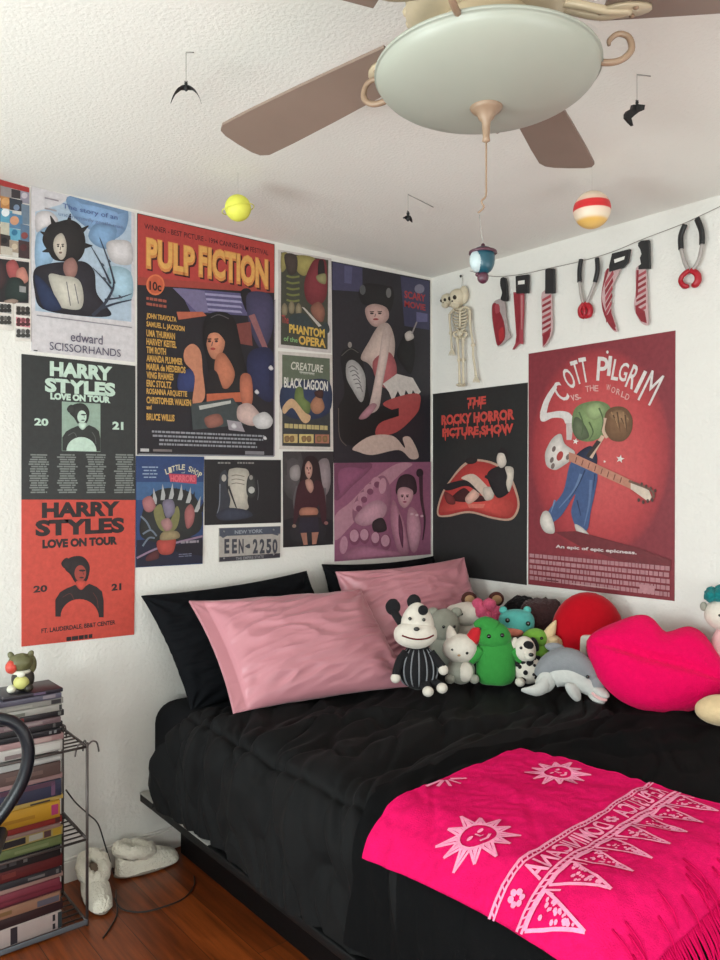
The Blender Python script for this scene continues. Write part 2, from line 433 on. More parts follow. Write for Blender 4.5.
# ------------------------------------------------------------------ light: daylight through the window, an added fill window, an added panel at the back
wd = bpy.data.worlds.new('outdoor_sky'); SC.world = wd; wd.use_nodes = True
wd.node_tree.nodes['Background'].inputs[0].default_value = (.75, .85, 1, 1); wd.node_tree.nodes['Background'].inputs[1].default_value = 1.0
def area(name, loc, rot, sx, sy, e, col):
    l = bpy.data.lights.new(name, 'AREA'); l.shape = 'RECTANGLE'; l.size = sx; l.size_y = sy; l.energy = e; l.color = col
    o = bpy.data.objects.new(name, l); COL.objects.link(o); o.location = loc; o.rotation_euler = rot
    return o
wl = area('window_daylight', (WX - .09, (WIN[0] + WIN[1]) / 2, (WIN[2] + WIN[3]) / 2), (0, -PI / 2 - .40, 0), WIN[3] - WIN[2], WIN[1] - WIN[0], E_WIN, (.87, .99, .98)); wl.data.spread = math.radians(SPREAD)
wl2 = area('added_window_fill', (WX - .09, (FILL_WIN[0] + FILL_WIN[1]) / 2, (FILL_WIN[2] + FILL_WIN[3]) / 2), (0, -PI / 2 - .40, 0), FILL_WIN[3] - FILL_WIN[2], FILL_WIN[1] - FILL_WIN[0], E_FILL_WIN, (.90, .99, .98)); wl2.data.spread = math.radians(SPREAD)  # fill light through the added opening
area('back_fill_panel', (-1.6, WY + .05, 1.2), (PI / 2 + .35, 0, 0), 1.6, 1.5, E_BACK_FILL, (.98, .98, 1))  # unseen fill panel added before the back wall to brighten the room
# ------------------------------------------------------------------ camera
cd = bpy.data.cameras.new('camera'); co = bpy.data.objects.new('camera', cd); COL.objects.link(co)
cd.sensor_fit = 'VERTICAL'; cd.sensor_height = 32; cd.lens = F / 960 * 32; cd.clip_start = .05
co.location = CAM; co.rotation_euler = (PI / 2, 0, TH - PI / 2); SC.camera = co
vs = SC.view_settings
SC.display_settings.display_device = 'sRGB'
vs.view_transform = 'Standard'; vs.look = 'None'; vs.exposure = EXPO; vs.gamma = 1; vs.use_curve_mapping = False

# ================================================================== POSTERS, LEFT WALL
GA, GB = G_LEFT, G_RIGHT
# collage of film stills, cut by the frame
S = Sheet('A', [(-42, 168), (30, 187), (30, 259.5), (-42, 250)], (214, 208, 200), .004, GA)
S.poly([(-40, 168.5), (29, 188), (29, 193), (-40, 176)], (176, 40, 38))
tiles = [(-40, 172, -14, 202, (120, 70, 60)), (-40, 204, -14, 226, (70, 120, 150)), (-40, 228, -14, 248, (150, 140, 120)),
  (-14, 182, 2, 196, (150, 90, 60)), (-14, 198, 2, 222, (60, 90, 130)), (-14, 224, 2, 252, (150, 90, 70)),
  (0, 186, 11, 197, (150, 140, 140)), (11, 189, 22, 198, (60, 52, 56)), (20, 191, 29, 203, (150, 144, 160)), (0, 196, 10, 208, (196, 130, 60)), (9, 198, 22, 210, (54, 60, 72)),
  (21, 204, 29, 224, (110, 130, 150)), (0, 209, 12, 222, (80, 160, 190)), (9, 213, 22, 228, (80, 130, 170)), (0, 222, 9, 236, (196, 190, 170)), (9, 228, 20, 240, (90, 170, 200)), (20, 224, 29, 242, (90, 120, 150)),
  (0, 234, 10, 246, (60, 50, 50)), (9, 240, 20, 252, (170, 150, 130)), (18, 240, 29, 258, (70, 50, 54)), (0, 246, 12, 254, (196, 186, 170))]
for x0, y0, x1, y1, c in tiles: S.poly([(x0, y0), (x1, y0 + (x1 - x0) * .22), (x1, y1 + (x1 - x0) * .16), (x0, y1)], c)
for cx, cy, r, c in [(5, 202, 4, (220, 160, 90)), (14, 221, 4.5, (214, 150, 110)), (5, 213, 4, (230, 236, 240)), (24, 196, 3, (200, 190, 200)), (16, 208, 3, (120, 140, 170)), (4, 241, 3, (30, 26, 30)), (24, 236, 3.4, (150, 70, 70)), (14, 247, 3, (210, 190, 160)), (23, 248, 3.4, (90, 40, 44)), (14, 233, 3, (40, 120, 160))]: S.el(cx, cy, r, r, c)
S.done('film_collage', 'colourful collage print of many small film scenes, cut off by the wall edge', 'poster')
# dark print below it
S = Sheet('A', [(-42, 252), (30, 261), (29.5, 304.5), (-42, 302)], (222, 210, 204), .004, GA)
S.poly([(-40, 254), (28.8, 262.5), (28.3, 303.5), (-40, 300.5)], (44, 40, 44))
S.blob([(-2, 262), (4, 266), (6, 280), (0, 290), (-10, 288)], (66, 44, 48))
S.blob([(6, 264), (14, 260), (19, 270), (15, 281), (8, 276)], (170, 76, 76)); S.blob([(17, 270), (24, 268), (28, 280), (22, 284), (16, 278)], (196, 124, 108))
S.blob([(8, 280), (18, 278), (24, 284), (26, 300), (6, 300)], (38, 52, 50)); S.rect(19, 286, 25.5, 292, (150, 150, 150)); S.blob([(4, 301), (12, 299), (18, 301), (14, 304), (5, 303)], (150, 126, 112))
S.done('photo_print', 'dark photo print of two reddish faces below the colourful film collage', 'poster')
# photo booth strips
for k, (xa, xb, ya, yb, cells) in enumerate([(-2, 12, 302.5, 330, [(303.5, 312.5, (90, 88, 86)), (315.5, 324.5, (120, 116, 110))]), (14.6, 30.6, 304.5, 341, [(306, 315, (84, 74, 70)), (317.3, 326.3, (160, 72, 84)), (328.6, 337.5, (120, 118, 118))])]):
    S = Sheet('A', [(xa, ya), (xb, ya + 1), (xb, yb + .6), (xa, yb)], (228, 220, 212), .0055, GA)
    for y0, y1, c in cells:
        S.rect(xa + 1, y0, xb - 1, y1, tuple(min(255, v + 60) for v in c))
        for q in range(3):
            cx = xa + 3.5 + q * (xb - xa - 7) / 2
            S.el(cx, y0 + 3.2, 2.1, 2.6, tuple(int(v * (.55 + .3 * (q % 2))) for v in c)); S.el(cx, y0 + 7.2, 2.6, 2.0, tuple(int(v * .5) for v in c))
    S.done('photo_strip', ['narrow photo booth strip of two pictures at the wall edge, under dark photo print', 'narrow photo booth strip of three pictures, middle one pink, beside white blue-sky poster'][k], 'photo', 'photo booth strips')
# white poster with blue sky
S = Sheet('A', [(31, 186), (134, 213), (134.5, 362), (31, 351)], (214, 208, 212), .003, GA)
S.poly([(35, 212), (60, 205), (72, 196), (131, 212), (131, 322), (35, 311)], (176, 196, 216))
S.blob([(70, 196), (120, 207), (128, 214), (124, 232), (108, 240), (84, 226), (70, 212)], (132, 170, 214))
S.blob([(36, 236), (48, 226), (54, 240), (52, 262), (36, 268)], (146, 184, 218)); S.blob([(96, 224), (116, 228), (110, 248), (96, 246), (88, 236)], (124, 164, 206))
S.blob([(106, 244), (118, 240), (131, 244), (131, 264), (112, 262)], (212, 206, 208)); S.blob([(108, 268), (130, 272), (131, 300), (112, 296)], (164, 200, 220)); S.blob([(36, 214), (50, 212), (58, 222), (44, 228), (36, 232)], (216, 208, 210))
# plain stand-in picture: a dark-coated figure with wild hair, no likeness
S.blob([(34, 270), (48, 264), (66, 262), (84, 262), (94, 272), (96, 292), (104, 304), (110, 316), (80, 316), (42, 309), (34, 290)], (46, 42, 52))
S.blob([(42, 240), (48, 226), (58, 222), (70, 220), (80, 226), (85, 240), (83, 254), (76, 262), (66, 262), (54, 260), (48, 252)], (42, 38, 40))
for a, b in [((48, 236), (40, 232)), ((54, 226), (50, 216)), ((68, 224), (70, 214)), ((80, 232), (88, 226)), ((84, 246), (92, 246)), ((50, 250), (42, 252))]: S.line([a, b], (6, 1), (42, 38, 40))
S.blob([(56, 236), (62, 234), (66, 244), (65, 256), (60, 260), (54, 252), (53, 243)], (206, 194, 178)); S.face(59.5, 247, 10, 22, (120, 90, 84), (60, 50, 50), .05)
S.blob([(64, 262), (72, 258), (77, 266), (75, 276), (68, 279), (63, 271)], (160, 112, 104))
S.blob([(48, 276), (62, 276), (78, 280), (83, 296), (80, 309), (66, 309), (58, 304)], (204, 198, 184)); S.blob([(34, 276), (46, 284), (58, 302), (60, 310), (43, 308)], (38, 52, 88))
for a, b in [((66, 282), (70, 306)), ((74, 284), (78, 304))]: S.line([a, b], 1, (120, 116, 120))
S.line([(92, 316), (104, 304), (112, 290), (113, 282)], (4, 1.5), (52, 58, 76)); S.line([(100, 309), (114, 304), (131, 300)], (3, 1), (52, 58, 76))
for a, b in [((110, 284), (90, 246)), ((114, 284), (99, 238)), ((112, 290), (92, 268)), ((104, 300), (131, 294))]: S.line([a, ((a[0] + b[0]) / 2 + 1.5, (a[1] + b[1]) / 2 + 1), b], (2.2, .6), (58, 62, 78)); S.el((a[0] + b[0]) / 2 + 2, (a[1] + b[1]) / 2, 2.2, 1.0, (70, 78, 92), .8)
S.text('The story of an', 62, 203.5, 117, 210, (88, 112, 168), .01); S.text('uncommonly gentle man.', 58, 212, 124, 217, (112, 132, 174))
S.rect(44, 197.6, 58, 199, (150, 140, 150)); S.rect(44, 208, 56, 209.6, (160, 150, 156))
S.rect(36, 315, 131, 316, (150, 146, 154)); S.text('edward', 70, 332, 102, 341.5, (96, 88, 112), .005); S.text('SCISSORHANDS', 49, 342, 120, 350, (84, 78, 104), .0)
S.rect(33, 350, 37, 351, (60, 60, 60))
S.done('film_poster', 'white film poster with blue cloudy sky and dark-haired figure, top left of wall', 'poster')
# concert posters
def tour(quad, base, ink, y, label, dark):
    S = Sheet('A', quad, base, .0035 if dark else .0038, GA)
    t, b = y
    sc = (b - t) / 146.0; Y = lambda v: t + v * sc
    if dark:
        S.text('HARRY', 49.5, Y(7), 112, Y(22), ink, .055); S.text('STYLES', 44.5, Y(23.5), 115, Y(38), ink, .055)
        S.text('LOVE ON TOUR', 50, Y(38.5), 110, Y(45.5), ink, .065)
        S.rect(61.5, Y(47.5), 100, Y(97), (150, 176, 158)); S.text('20', 34, Y(64), 48, Y(71.5), ink, .04); S.text('21', 112, Y(67.5), 123, Y(75.5), ink, .05)
        dk, lt = (52, 54, 52), ink; X = 61.5; yo = Y(47.5); k = 1.0
        for j in range(4): S.greek(28 + j * 28.5, Y(100), 49 + j * 28.5, Y(140), 17, (126, 132, 128), .62, .35, True, 4, 12)
    else:
        S.text('HARRY', 41.5, Y(3), 119.5, Y(18.5), ink, .055); S.text('STYLES', 35, Y(20.5), 124, Y(37), ink, .055)
        S.text('LOVE ON TOUR', 42, Y(40), 117, Y(49), ink, .065)
        S.text('20', 33, Y(86), 47, Y(93), ink, .04); S.text('21', 111, Y(84), 121, Y(91), ink, .05)
        dk, lt = ink, base; X = 54.5; yo = Y(54); k = 1.27
        S.text('FT. LAUDERDALE, BB&T CENTER', 41, Y(128.5), 115, Y(134), ink, .03); S.greek(66, Y(137), 92, Y(141.5), 1, ink, .9)
    # plain portrait block: hat, head, jacket
    a = lambda px, py: (X + px * k, yo + py * sc * k + (px * .02))
    S.blob([a(8, 6), a(14, 2), a(22, 2), a(27, 8), a(27, 15), a(24, 22), a(17, 23), a(12, 16), a(8, 12)], dk)
    S.el(*a(20, 15), 4.6 * k, 6.4 * k, lt if dark else (170, 60, 46)); S.el(*a(21.5, 12.8), 2.6 * k, .8 * k, dk); S.el(*a(21, 18.4), 1.8 * k, .6 * k, dk); S.line([a(21.8, 13), a(22.6, 16)], .5, dk, False); S.blob([a(5, 7), a(9, 3), a(13, 6), a(12, 12), a(7, 11)], dk)
    S.poly([a(.3, 36), a(4, 30), a(9, 27), a(16, 24), a(21, 27), a(27, 23), a(33, 25.5), a(37, 29), a(38.3, 36), a(38.3, 49.2), a(.3, 49.2)], dk)
    S.poly([a(19.5 + 15 * math.cos(t), 49.2 - 14 * math.sin(t)) for t in [PI * i / 16 for i in range(17)]], lt)
    S.line([a(6, 34), a(12, 31), a(15, 36)], .8, (90, 92, 90) if dark else (96, 46, 42)); S.line([a(30, 30), a(33, 35), a(34, 42)], .8, (90, 92, 90) if dark else (96, 46, 42))
    S.blob([a(17, 21), a(24, 21), a(24, 25), a(20.5, 28), a(17, 25)], lt)
    S.done('concert_poster', label, 'poster', 'tour posters')
tour([(21.3, 354), (135, 366), (135.2, 500), (21.3, 499.5)], (50, 52, 52), (196, 222, 204), (354, 500), 'dark grey concert poster with mint lettering, above the orange-red one', True)
tour([(21.3, 499.5), (135.2, 500), (133.7, 634.5), (21.3, 646.5)], (214, 62, 40), (44, 34, 36), (499.5, 646), 'orange-red concert poster with black lettering, below the dark grey one', False)
# red and yellow film poster
S = Sheet('A', [(137, 213.3), (274.2, 244.4), (273.4, 456.8), (137, 454.7)], (36, 32, 40), .003, GA)
S.poly([(137.4, 214), (273.8, 245), (273.8, 290), (137.4, 279)], (190, 52, 44)); S.poly([(137.4, 277), (273.8, 288), (273.8, 293), (137.4, 285)], (170, 58, 44))
S.text('WINNER - BEST PICTURE - 1994 CANNES FILM FESTIVAL', 144, 223.5, 268, 229, (60, 20, 26), .01)
S.text('PULP', 147, 239, 196.5, 271, (70, 22, 22), .07); S.text('FICTION', 199.5, 246.5, 269.5, 279.5, (70, 22, 22), .07); S.text('PULP', 145.5, 237, 195, 269, (222, 134, 44), .07); S.text('FICTION', 198, 244.5, 268, 277.5, (222, 134, 44), .07)
S.text('PULP', 146.5, 238, 194, 266, (232, 168, 64), .03); S.text('FICTION', 199, 245.8, 267, 274.5, (232, 168, 64), .03)
S.el(155, 285, 9.2, 10.5, (226, 110, 52)); S.el(155, 285, 7.6, 8.8, (206, 84, 40)); S.text('10c', 149, 281, 161, 290, (50, 22, 20), .03)
S.greek(146, 297, 166, 308, 2, (170, 80, 60), .5)
S.poly([(178, 288), (246, 294), (248, 316), (190, 312)], (92, 84, 128))
for q in range(4): S.poly([(204, 293 + q * 5), (240, 296 + q * 5), (242, 298.4 + q * 5), (205, 295.4 + q * 5)], (158, 152, 190))
S.poly([(172, 288), (204, 291), (208, 312), (198, 314)], (120, 110, 150)); S.blob([(240, 292), (250, 290), (254, 310), (246, 312)], (34, 28, 34))
S.blob([(246, 296), (262, 292), (272, 300), (272, 330), (262, 350), (250, 330)], (70, 64, 98)); S.poly([(248, 316), (254, 314), (271, 358), (268, 362)], (150, 92, 96)); S.poly([(236, 324), (250, 322), (252, 346), (240, 344)], (128, 60, 54))
S.blob([(252, 350), (272, 352), (272, 400), (254, 392), (246, 366)], (40, 44, 84)); S.blob([(180, 372), (200, 370), (196, 390), (178, 390)], (44, 56, 110))
# plain stand-in picture: a dark-haired person lying on the elbows, no likeness
S.poly([(176, 312), (202, 312), (206, 316), (178, 320)], (190, 92, 60))
S.blob([(206, 316), (222, 312), (234, 320), (240, 346), (246, 372), (244, 384), (214, 390), (206, 360), (202, 336)], (28, 22, 26))
S.blob([(206, 328), (214, 326), (223, 330), (224, 346), (218, 358), (211, 358), (206, 346)], (206, 128, 92)); S.blob([(216, 356), (224, 354), (234, 372), (230, 386), (222, 388), (214, 372)], (196, 112, 76))
S.blob([(208, 372), (216, 372), (224, 390), (236, 378), (244, 372), (246, 392), (230, 398), (208, 396)], (34, 28, 32)); S.poly([(206, 394), (246, 392), (246, 402), (206, 402)], (196, 92, 50))
S.blob([(184, 350), (192, 344), (200, 352), (202, 372), (204, 398), (192, 404), (194, 376), (184, 362)], (204, 128, 92)); S.blob([(240, 376), (250, 376), (252, 400), (246, 410), (240, 398)], (190, 104, 72))
S.face(214, 342, 15, 26, (170, 50, 44), (60, 34, 30), -.12); S.blob([(204, 330), (212, 323), (224, 328), (227, 346), (222, 338), (216, 333), (208, 335), (205, 346)], (30, 24, 28)); S.line([(210, 318), (218, 315), (228, 319)], 1, (90, 84, 90))
S.poly([(190, 404), (232, 398), (250, 424), (192, 430)], (62, 70, 72)); S.poly([(198, 406), (230, 400.5), (230, 403.5), (199, 410)], (186, 186, 180)); S.blob([(204, 418), (218, 414), (222, 424), (208, 428)], (150, 90, 76))
S.blob([(238, 406), (250, 404), (262, 420), (252, 426), (240, 422), (236, 416)], (204, 172, 164)); S.blob([(252, 418), (264, 412), (272, 420), (268, 428), (256, 428)], (208, 204, 204)); S.poly([(226, 420), (240, 422), (244, 432), (228, 430)], (160, 150, 158))
for x, y, r in [(256, 392, 2.4), (270, 368, 2.6), (233, 426, 3), (264, 438, 2)]: S.blob([(x - r, y), (x, y - r), (x + r, y + 1), (x, y + r)], (206, 200, 204))
cast = ['JOHN TRAVOLTA', 'SAMUEL L. JACKSON', 'UMA THURMAN', 'HARVEY KEITEL', 'TIM ROTH', 'AMANDA PLUMMER', 'MARIA de MEDEIROS', 'VING RHAMES', 'ERIC STOLTZ', 'ROSANNA ARQUETTE', 'CHRISTOPHER WALKEN', 'and', 'BRUCE WILLIS']
wid = [30, 38, 28.5, 30, 19.5, 36, 39, 27, 25, 40.5, 44.5, 5, 28]
for i, (t, ww) in enumerate(zip(cast, wid)):
    y = 313 + i * 8.36
    S.text(t, 145.6, y, 145.6 + ww, y + (6.9 if t != 'and' else 4.5), (214, 160, 54), .035)
S.greek(150, 430.5, 264, 447, 4, (150, 150, 158), .5, .16, True, 1.5, 5); S.rect(139.5, 448.5, 148, 451.5, (200, 196, 196)); S.rect(152, 449, 171, 451.5, (120, 110, 110)); S.rect(244, 451, 263, 454.5, (130, 128, 134))
S.line([(137.4, 454), (273, 456.2)], 1, (140, 140, 150)); S.line([(273.6, 300), (273, 456)], 1.2, (150, 140, 150))
S.done('film_poster', 'red-topped film poster with orange block title and dark-haired woman lying down', 'poster')
# two small bordered film posters
S = Sheet('A', [(278, 249.7), (331, 258.7), (331, 353.3), (278, 347.6)], (206, 196, 192), .003, GA)
S.poly([(280.7, 252.3), (328, 260.2), (327.2, 349.6), (280.4, 344.6)], (70, 70, 58))
S.blob([(281, 254), (288, 254), (287, 266), (281, 272)], (156, 144, 76)); S.blob([(296, 256), (314, 258), (312, 268), (304, 276), (296, 270)], (162, 148, 74)); S.blob([(284, 255), (296, 256), (296, 272), (288, 274)], (74, 60, 54))
S.blob([(312, 262), (320, 259), (326, 264), (326, 296), (316, 306), (306, 300), (304, 282)], (132, 42, 52)); S.blob([(318, 262), (323, 261), (324, 276), (318, 280)], (44, 34, 36)); S.blob([(316, 276), (325, 274), (325, 284), (318, 282)], (146, 140, 90))
for q in range(5): S.line([(286, 276 + q * 6), (292, 277.5 + q * 6), (299, 276.5 + q * 6)], 2, (120, 124, 58))
for x, y in [(284, 308), (291, 306), (298, 308)]: S.blob([(x - 3, y), (x, y - 5), (x + 3, y), (x + 2, y + 7), (x - 2, y + 7)], (140, 126, 96))
S.blob([(310, 308), (318, 302), (324, 310), (322, 322), (314, 318)], (146, 92, 72)); S.poly([(301, 307), (304, 308), (321, 326), (318, 327)], (196, 188, 178)); S.blob([(290, 316), (304, 314), (316, 328), (326, 322), (326, 334), (290, 326)], (56, 66, 68))
S.text('The', 281, 315, 288, 323, (176, 62, 60), .02); S.text('PHANTOM', 288.5, 324, 324, 333, (224, 180, 48), .04); S.text('of the', 283, 336, 297, 341, (130, 180, 110), .02); S.text('OPERA', 298, 335.5, 325, 344.5, (224, 176, 52), .04)
S.done('film_poster', 'small white-bordered film poster with red-robed figure and yellow title', 'poster')
S = Sheet('A', [(278, 351.3), (331.8, 354.7), (332.8, 450.4), (279, 449.2)], (212, 202, 194), .003, GA)
S.poly([(281.8, 354.6), (329.4, 358.6), (330, 447), (281.9, 445.8)], (56, 58, 60)); S.poly([(281.8, 354.6), (329.4, 358.6), (329.4, 384), (281.8, 384)], (96, 106, 86)); S.blob([(282, 386), (306, 380), (329, 382), (329, 412), (304, 420), (282, 412)], (44, 58, 92))
S.text('CREATURE', 290.5, 361.5, 323, 369.5, (206, 204, 190), .02, .2); S.rect(299, 371.4, 314, 372.6, (180, 180, 170)); S.text('BLACK LAGOON', 283.5, 377, 327.5, 387.5, (222, 218, 208), .03)
S.text('from the', 300, 371.2, 314, 374, (190, 190, 176))
S.blob([(296, 388), (302, 388), (304, 398), (310, 404), (308, 414), (298, 408), (294, 398)], (106, 124, 60))
S.blob([(282, 408), (288, 400), (294, 400), (304, 412), (310, 416), (308, 422), (302, 422), (292, 408), (284, 414)], (206, 164, 118)); S.blob([(310, 404), (316, 396), (321, 398), (324, 408), (318, 414), (312, 412)], (176, 118, 84)); S.blob([(314, 392), (322, 390), (322, 398), (316, 397)], (70, 40, 34))
S.greek(284, 423.5, 327, 428.5, 1, (196, 176, 110), .9, 0, False, 2, 5); S.poly([(283, 434), (297, 434.2), (297, 443), (283, 442.8)], (206, 176, 104)); S.poly([(298.6, 434.2), (313, 434.4), (313, 443.2), (298.6, 443)], (214, 190, 110)); S.poly([(314.6, 434.4), (328.6, 434.6), (328.6, 443.4), (314.6, 443.2)], (176, 110, 84))
for x in (286, 291, 303, 308, 318, 324): S.blob([(x - 2, 437), (x + 2, 436), (x + 2.6, 441), (x - 1, 442)], (140, 104, 60))
S.done('film_poster', 'small cream-bordered film poster with white title over a reclining swimmer', 'poster')
# tall dark painted poster beside the corner
S = Sheet('A', [(331.4, 261.2), (429.8, 280.4), (430, 461.9), (333.4, 463)], (42, 38, 46), .003, GA)
S.poly([(332, 262), (362, 268), (362, 292), (332, 290)], (70, 66, 98)); S.poly([(344, 266), (352, 267), (351, 284), (344, 283)], (88, 86, 124)); S.poly([(400, 276), (429, 281.4), (429, 330), (404, 326)], (62, 60, 92)); S.el(419, 289, 5, 4.6, (122, 118, 140)); S.poly([(416, 312), (427, 314), (427, 322), (416, 322)], (100, 96, 140))
S.text('SCARY', 404, 290.5, 425, 298, (176, 40, 44), .03); S.text('MOVIE', 404, 300.5, 425, 307, (176, 40, 44), .03)
# plain stand-in picture: a kneeling dancer and a dark hooded shape, no likeness
S.blob([(340, 356), (350, 348), (360, 354), (366, 380), (372, 404), (392, 408), (396, 424), (376, 440), (354, 446), (340, 438), (337, 410), (344, 392)], (24, 22, 24)); S.line([(341, 356), (350, 349), (358, 353)], .9, (90, 84, 80)); S.line([(338, 408), (339, 436), (346, 446)], .9, (96, 84, 78))
S.blob([(346, 364), (352, 360), (360, 366), (365, 378), (364, 396), (360, 402), (352, 390), (346, 378)], (176, 172, 170)); 
for q in range(6): S.line([(348 + q * 1.6, 368 + q * 4), (352 + q * 1.6, 366 + q * 4.4), (357 + q * 1.0, 370 + q * 4.4)], 1, (110, 106, 108))
S.blob([(358, 292), (364, 284), (374, 284), (386, 286), (392, 288), (393, 300), (388, 312), (372, 306), (362, 304)], (30, 26, 30)); S.el(362, 290, 3, 5, (90, 90, 92)); S.el(388, 293, 2.6, 5, (110, 108, 108)); S.blob([(365, 308), (374, 304), (386, 308), (388, 318), (380, 326), (372, 326), (366, 318)], (196, 158, 150)); S.face(376, 314, 17, 20, (150, 40, 46), (54, 30, 34), -.05)
S.blob([(360, 358), (368, 342), (378, 326), (388, 324), (394, 340), (393, 358), (388, 372), (378, 376), (368, 364)], (200, 174, 164)); S.blob([(372, 362), (388, 352), (396, 368), (392, 388), (378, 384)], (178, 84, 90))
S.blob([(383, 328), (390, 328), (388, 352), (382, 384), (378, 408), (368, 412), (372, 390), (378, 358)], (206, 180, 172)); S.blob([(358, 418), (370, 404), (376, 406), (366, 418)], (176, 120, 132))
S.poly([(382, 384), (396, 374), (412, 378), (420, 392), (416, 396), (412, 390), (410, 398), (405, 390), (402, 401), (397, 391), (392, 402), (388, 392)], (206, 196, 190))
S.blob([(382, 404), (400, 396), (418, 394), (419, 406), (414, 416), (396, 432), (376, 436), (378, 424), (396, 414)], (176, 66, 66)); S.blob([(352, 448), (370, 436), (392, 436), (404, 448), (402, 438), (410, 438), (418, 456), (410, 459), (398, 450), (372, 455), (358, 452)], (198, 170, 158))
S.poly([(376, 414), (398, 408), (398, 416), (380, 422)], (22, 20, 22)); S.blob([(398, 346), (406, 332), (412, 336), (414, 356), (410, 374), (402, 366), (396, 356)], (26, 24, 28)); S.blob([(404, 334), (410, 331), (413, 338), (406, 341)], (196, 184, 178)); S.line([(411, 334), (416, 322)], 1.4, (150, 140, 140)); S.el(349, 345, 2, 3, (150, 140, 134))
S.done('painted_poster', 'tall dark painted poster of a kneeling pleated-skirt dancer beside the room corner', 'poster')
# pink painted poster
S = Sheet('A', [(333.8, 463), (430.6, 461.8), (430.6, 554.2), (334.4, 561.5)], (150, 84, 116), .0032, GA)
S.blob([(334.5, 516), (350, 502), (372, 480), (396, 464), (412, 464), (400, 474), (376, 498), (352, 524), (334.8, 540)], (184, 128, 146)); S.blob([(334.5, 464), (372, 464), (352, 486), (334.5, 500)], (140, 74, 108))
S.blob([(352, 510), (356, 498), (366, 486), (376, 478), (384, 476), (390, 488), (390, 506), (384, 518), (366, 524), (354, 522)], (164, 100, 128))
for x, y in [(357, 506), (362, 497), (368, 489), (375, 482)]: S.el(x, y, 4.4, 5.4, (188, 130, 150), .6); S.el(x + 1.6, y + 2.6, 3.2, 3.2, (128, 66, 96), .6)
S.el(382, 486, 3.8, 8, (194, 138, 156), .1); S.blob([(354, 520), (362, 508), (376, 500), (386, 506), (382, 518), (364, 526)], (196, 142, 160)); S.blob([(372, 522), (382, 518), (386, 530), (374, 532)], (56, 40, 46))
for x, y, r in [(354, 537, 5.6), (364, 536, 5.2), (375, 539, 5), (385, 542, 5.4)]: S.el(x, y, r, r * 1.5, (132, 68, 98)); S.el(x - .4, y - 1.4, r * .8, r * 1.1, (196, 140, 160))
S.el(343, 545, 4, 9, (190, 132, 154), .1); S.blob([(346, 552), (362, 546), (386, 550), (402, 552), (404, 556), (346, 560)], (176, 108, 138))
S.blob([(395, 490), (398, 478), (406, 474), (414, 478), (416, 492), (408, 496), (398, 496)], (56, 36, 46)); S.el(419, 473, 3.6, 4.4, (52, 36, 44)); S.line([(420, 476), (421, 500), (424, 520), (422, 540)], (4, 1), (70, 40, 54)); S.blob([(397, 490), (404, 487), (412, 491), (411, 500), (404, 508), (398, 502)], (204, 150, 160)); S.face(404, 497, 11, 18, (150, 50, 90), (70, 36, 52), 0)
S.blob([(392, 500), (398, 510), (404, 526), (408, 552), (398, 552), (390, 524)], (184, 120, 144)); S.blob([(408, 508), (416, 512), (420, 530), (416, 550), (410, 550), (406, 528)], (196, 136, 156)); S.blob([(398, 514), (402, 528), (402, 548), (398, 534)], (110, 54, 82))
for x, y in [(411, 514), (416, 515), (421, 516)]: S.el(x, y, 1.6, 1.2, (214, 176, 186))
S.line([(430.2, 462), (430.2, 554)], .9, (216, 200, 200))
S.done('painted_poster', 'square pink painted poster of a big open hand and ponytailed woman', 'poster')
# blue film poster
S = Sheet('A', [(135.6, 455.8), (203.8, 456.6), (202.2, 563.8), (135.4, 567.5)], (40, 66, 118), .0034, GA)
S.poly([(136, 540), (202, 536), (202, 563), (136, 567)], (32, 34, 58)); S.poly([(136, 482), (203, 482), (203, 500), (136, 500)], (58, 98, 146))
for i, ch in enumerate('LITTLE SHOP'):
    if ch == ' ': continue
    t = i / 10; S.glyph_at(ch, 166.5 + 33 * t, 471.5 - 6 * math.sin(t * PI) + 3.5 * t, 3.1, 5.6, (t - .4) * 40, (214, 206, 170))
S.text('of', 181, 471.6, 184.5, 473.4, (200, 200, 190)); S.poly([(168, 473.5), (196, 475), (196, 484), (170, 481.5)], (196, 52, 84)); S.text('HORRORS', 170, 475, 195, 482, (226, 92, 110), .04)
S.greek(141, 466.5, 158, 480, 4, (150, 170, 196), .35, .3, True)
S.blob([(139, 530), (144, 506), (154, 492), (172, 488), (192, 494), (201, 512), (198, 532), (170, 542), (146, 540)], (46, 48, 48))
for x, y, dx in [(155, 492, -2), (163, 488, -1), (171, 487, 1), (180, 488, 1), (188, 491, 2), (196, 500, 4)]: S.poly([(x - 3, y + 12), (x + dx, y - 4), (x + 3, y + 12)], (176, 176, 176)); S.poly([(x + 1, y + 12), (x + 4 + dx, y), (x + 6, y + 12)], (36, 34, 38))
S.blob([(142, 500), (150, 496), (155, 506), (150, 512), (144, 510)], (176, 106, 110)); S.blob([(184, 512), (190, 504), (194, 512), (192, 524), (186, 528)], (166, 92, 92)); S.blob([(153, 512), (160, 504), (164, 516), (168, 524), (176, 506), (179, 516), (174, 530), (160, 530)], (126, 122, 70)); S.blob([(162, 502), (172, 500), (174, 512), (166, 518)], (126, 116, 140)); S.blob([(160, 522), (168, 518), (172, 526), (166, 532)], (170, 120, 120))
for p in [[(140, 516), (146, 522), (150, 530)], [(142, 534), (150, 530), (156, 536)], [(142, 546), (148, 538), (154, 538)]]: S.line(p, 1.8, (110, 122, 140))
S.line([(136, 558), (160, 547), (202, 536)], 2, (150, 120, 146)); S.poly([(174, 546), (202, 540), (202, 556), (176, 552)], (30, 26, 40)); S.greek(180, 541, 198, 544.5, 1, (150, 140, 150), .7)
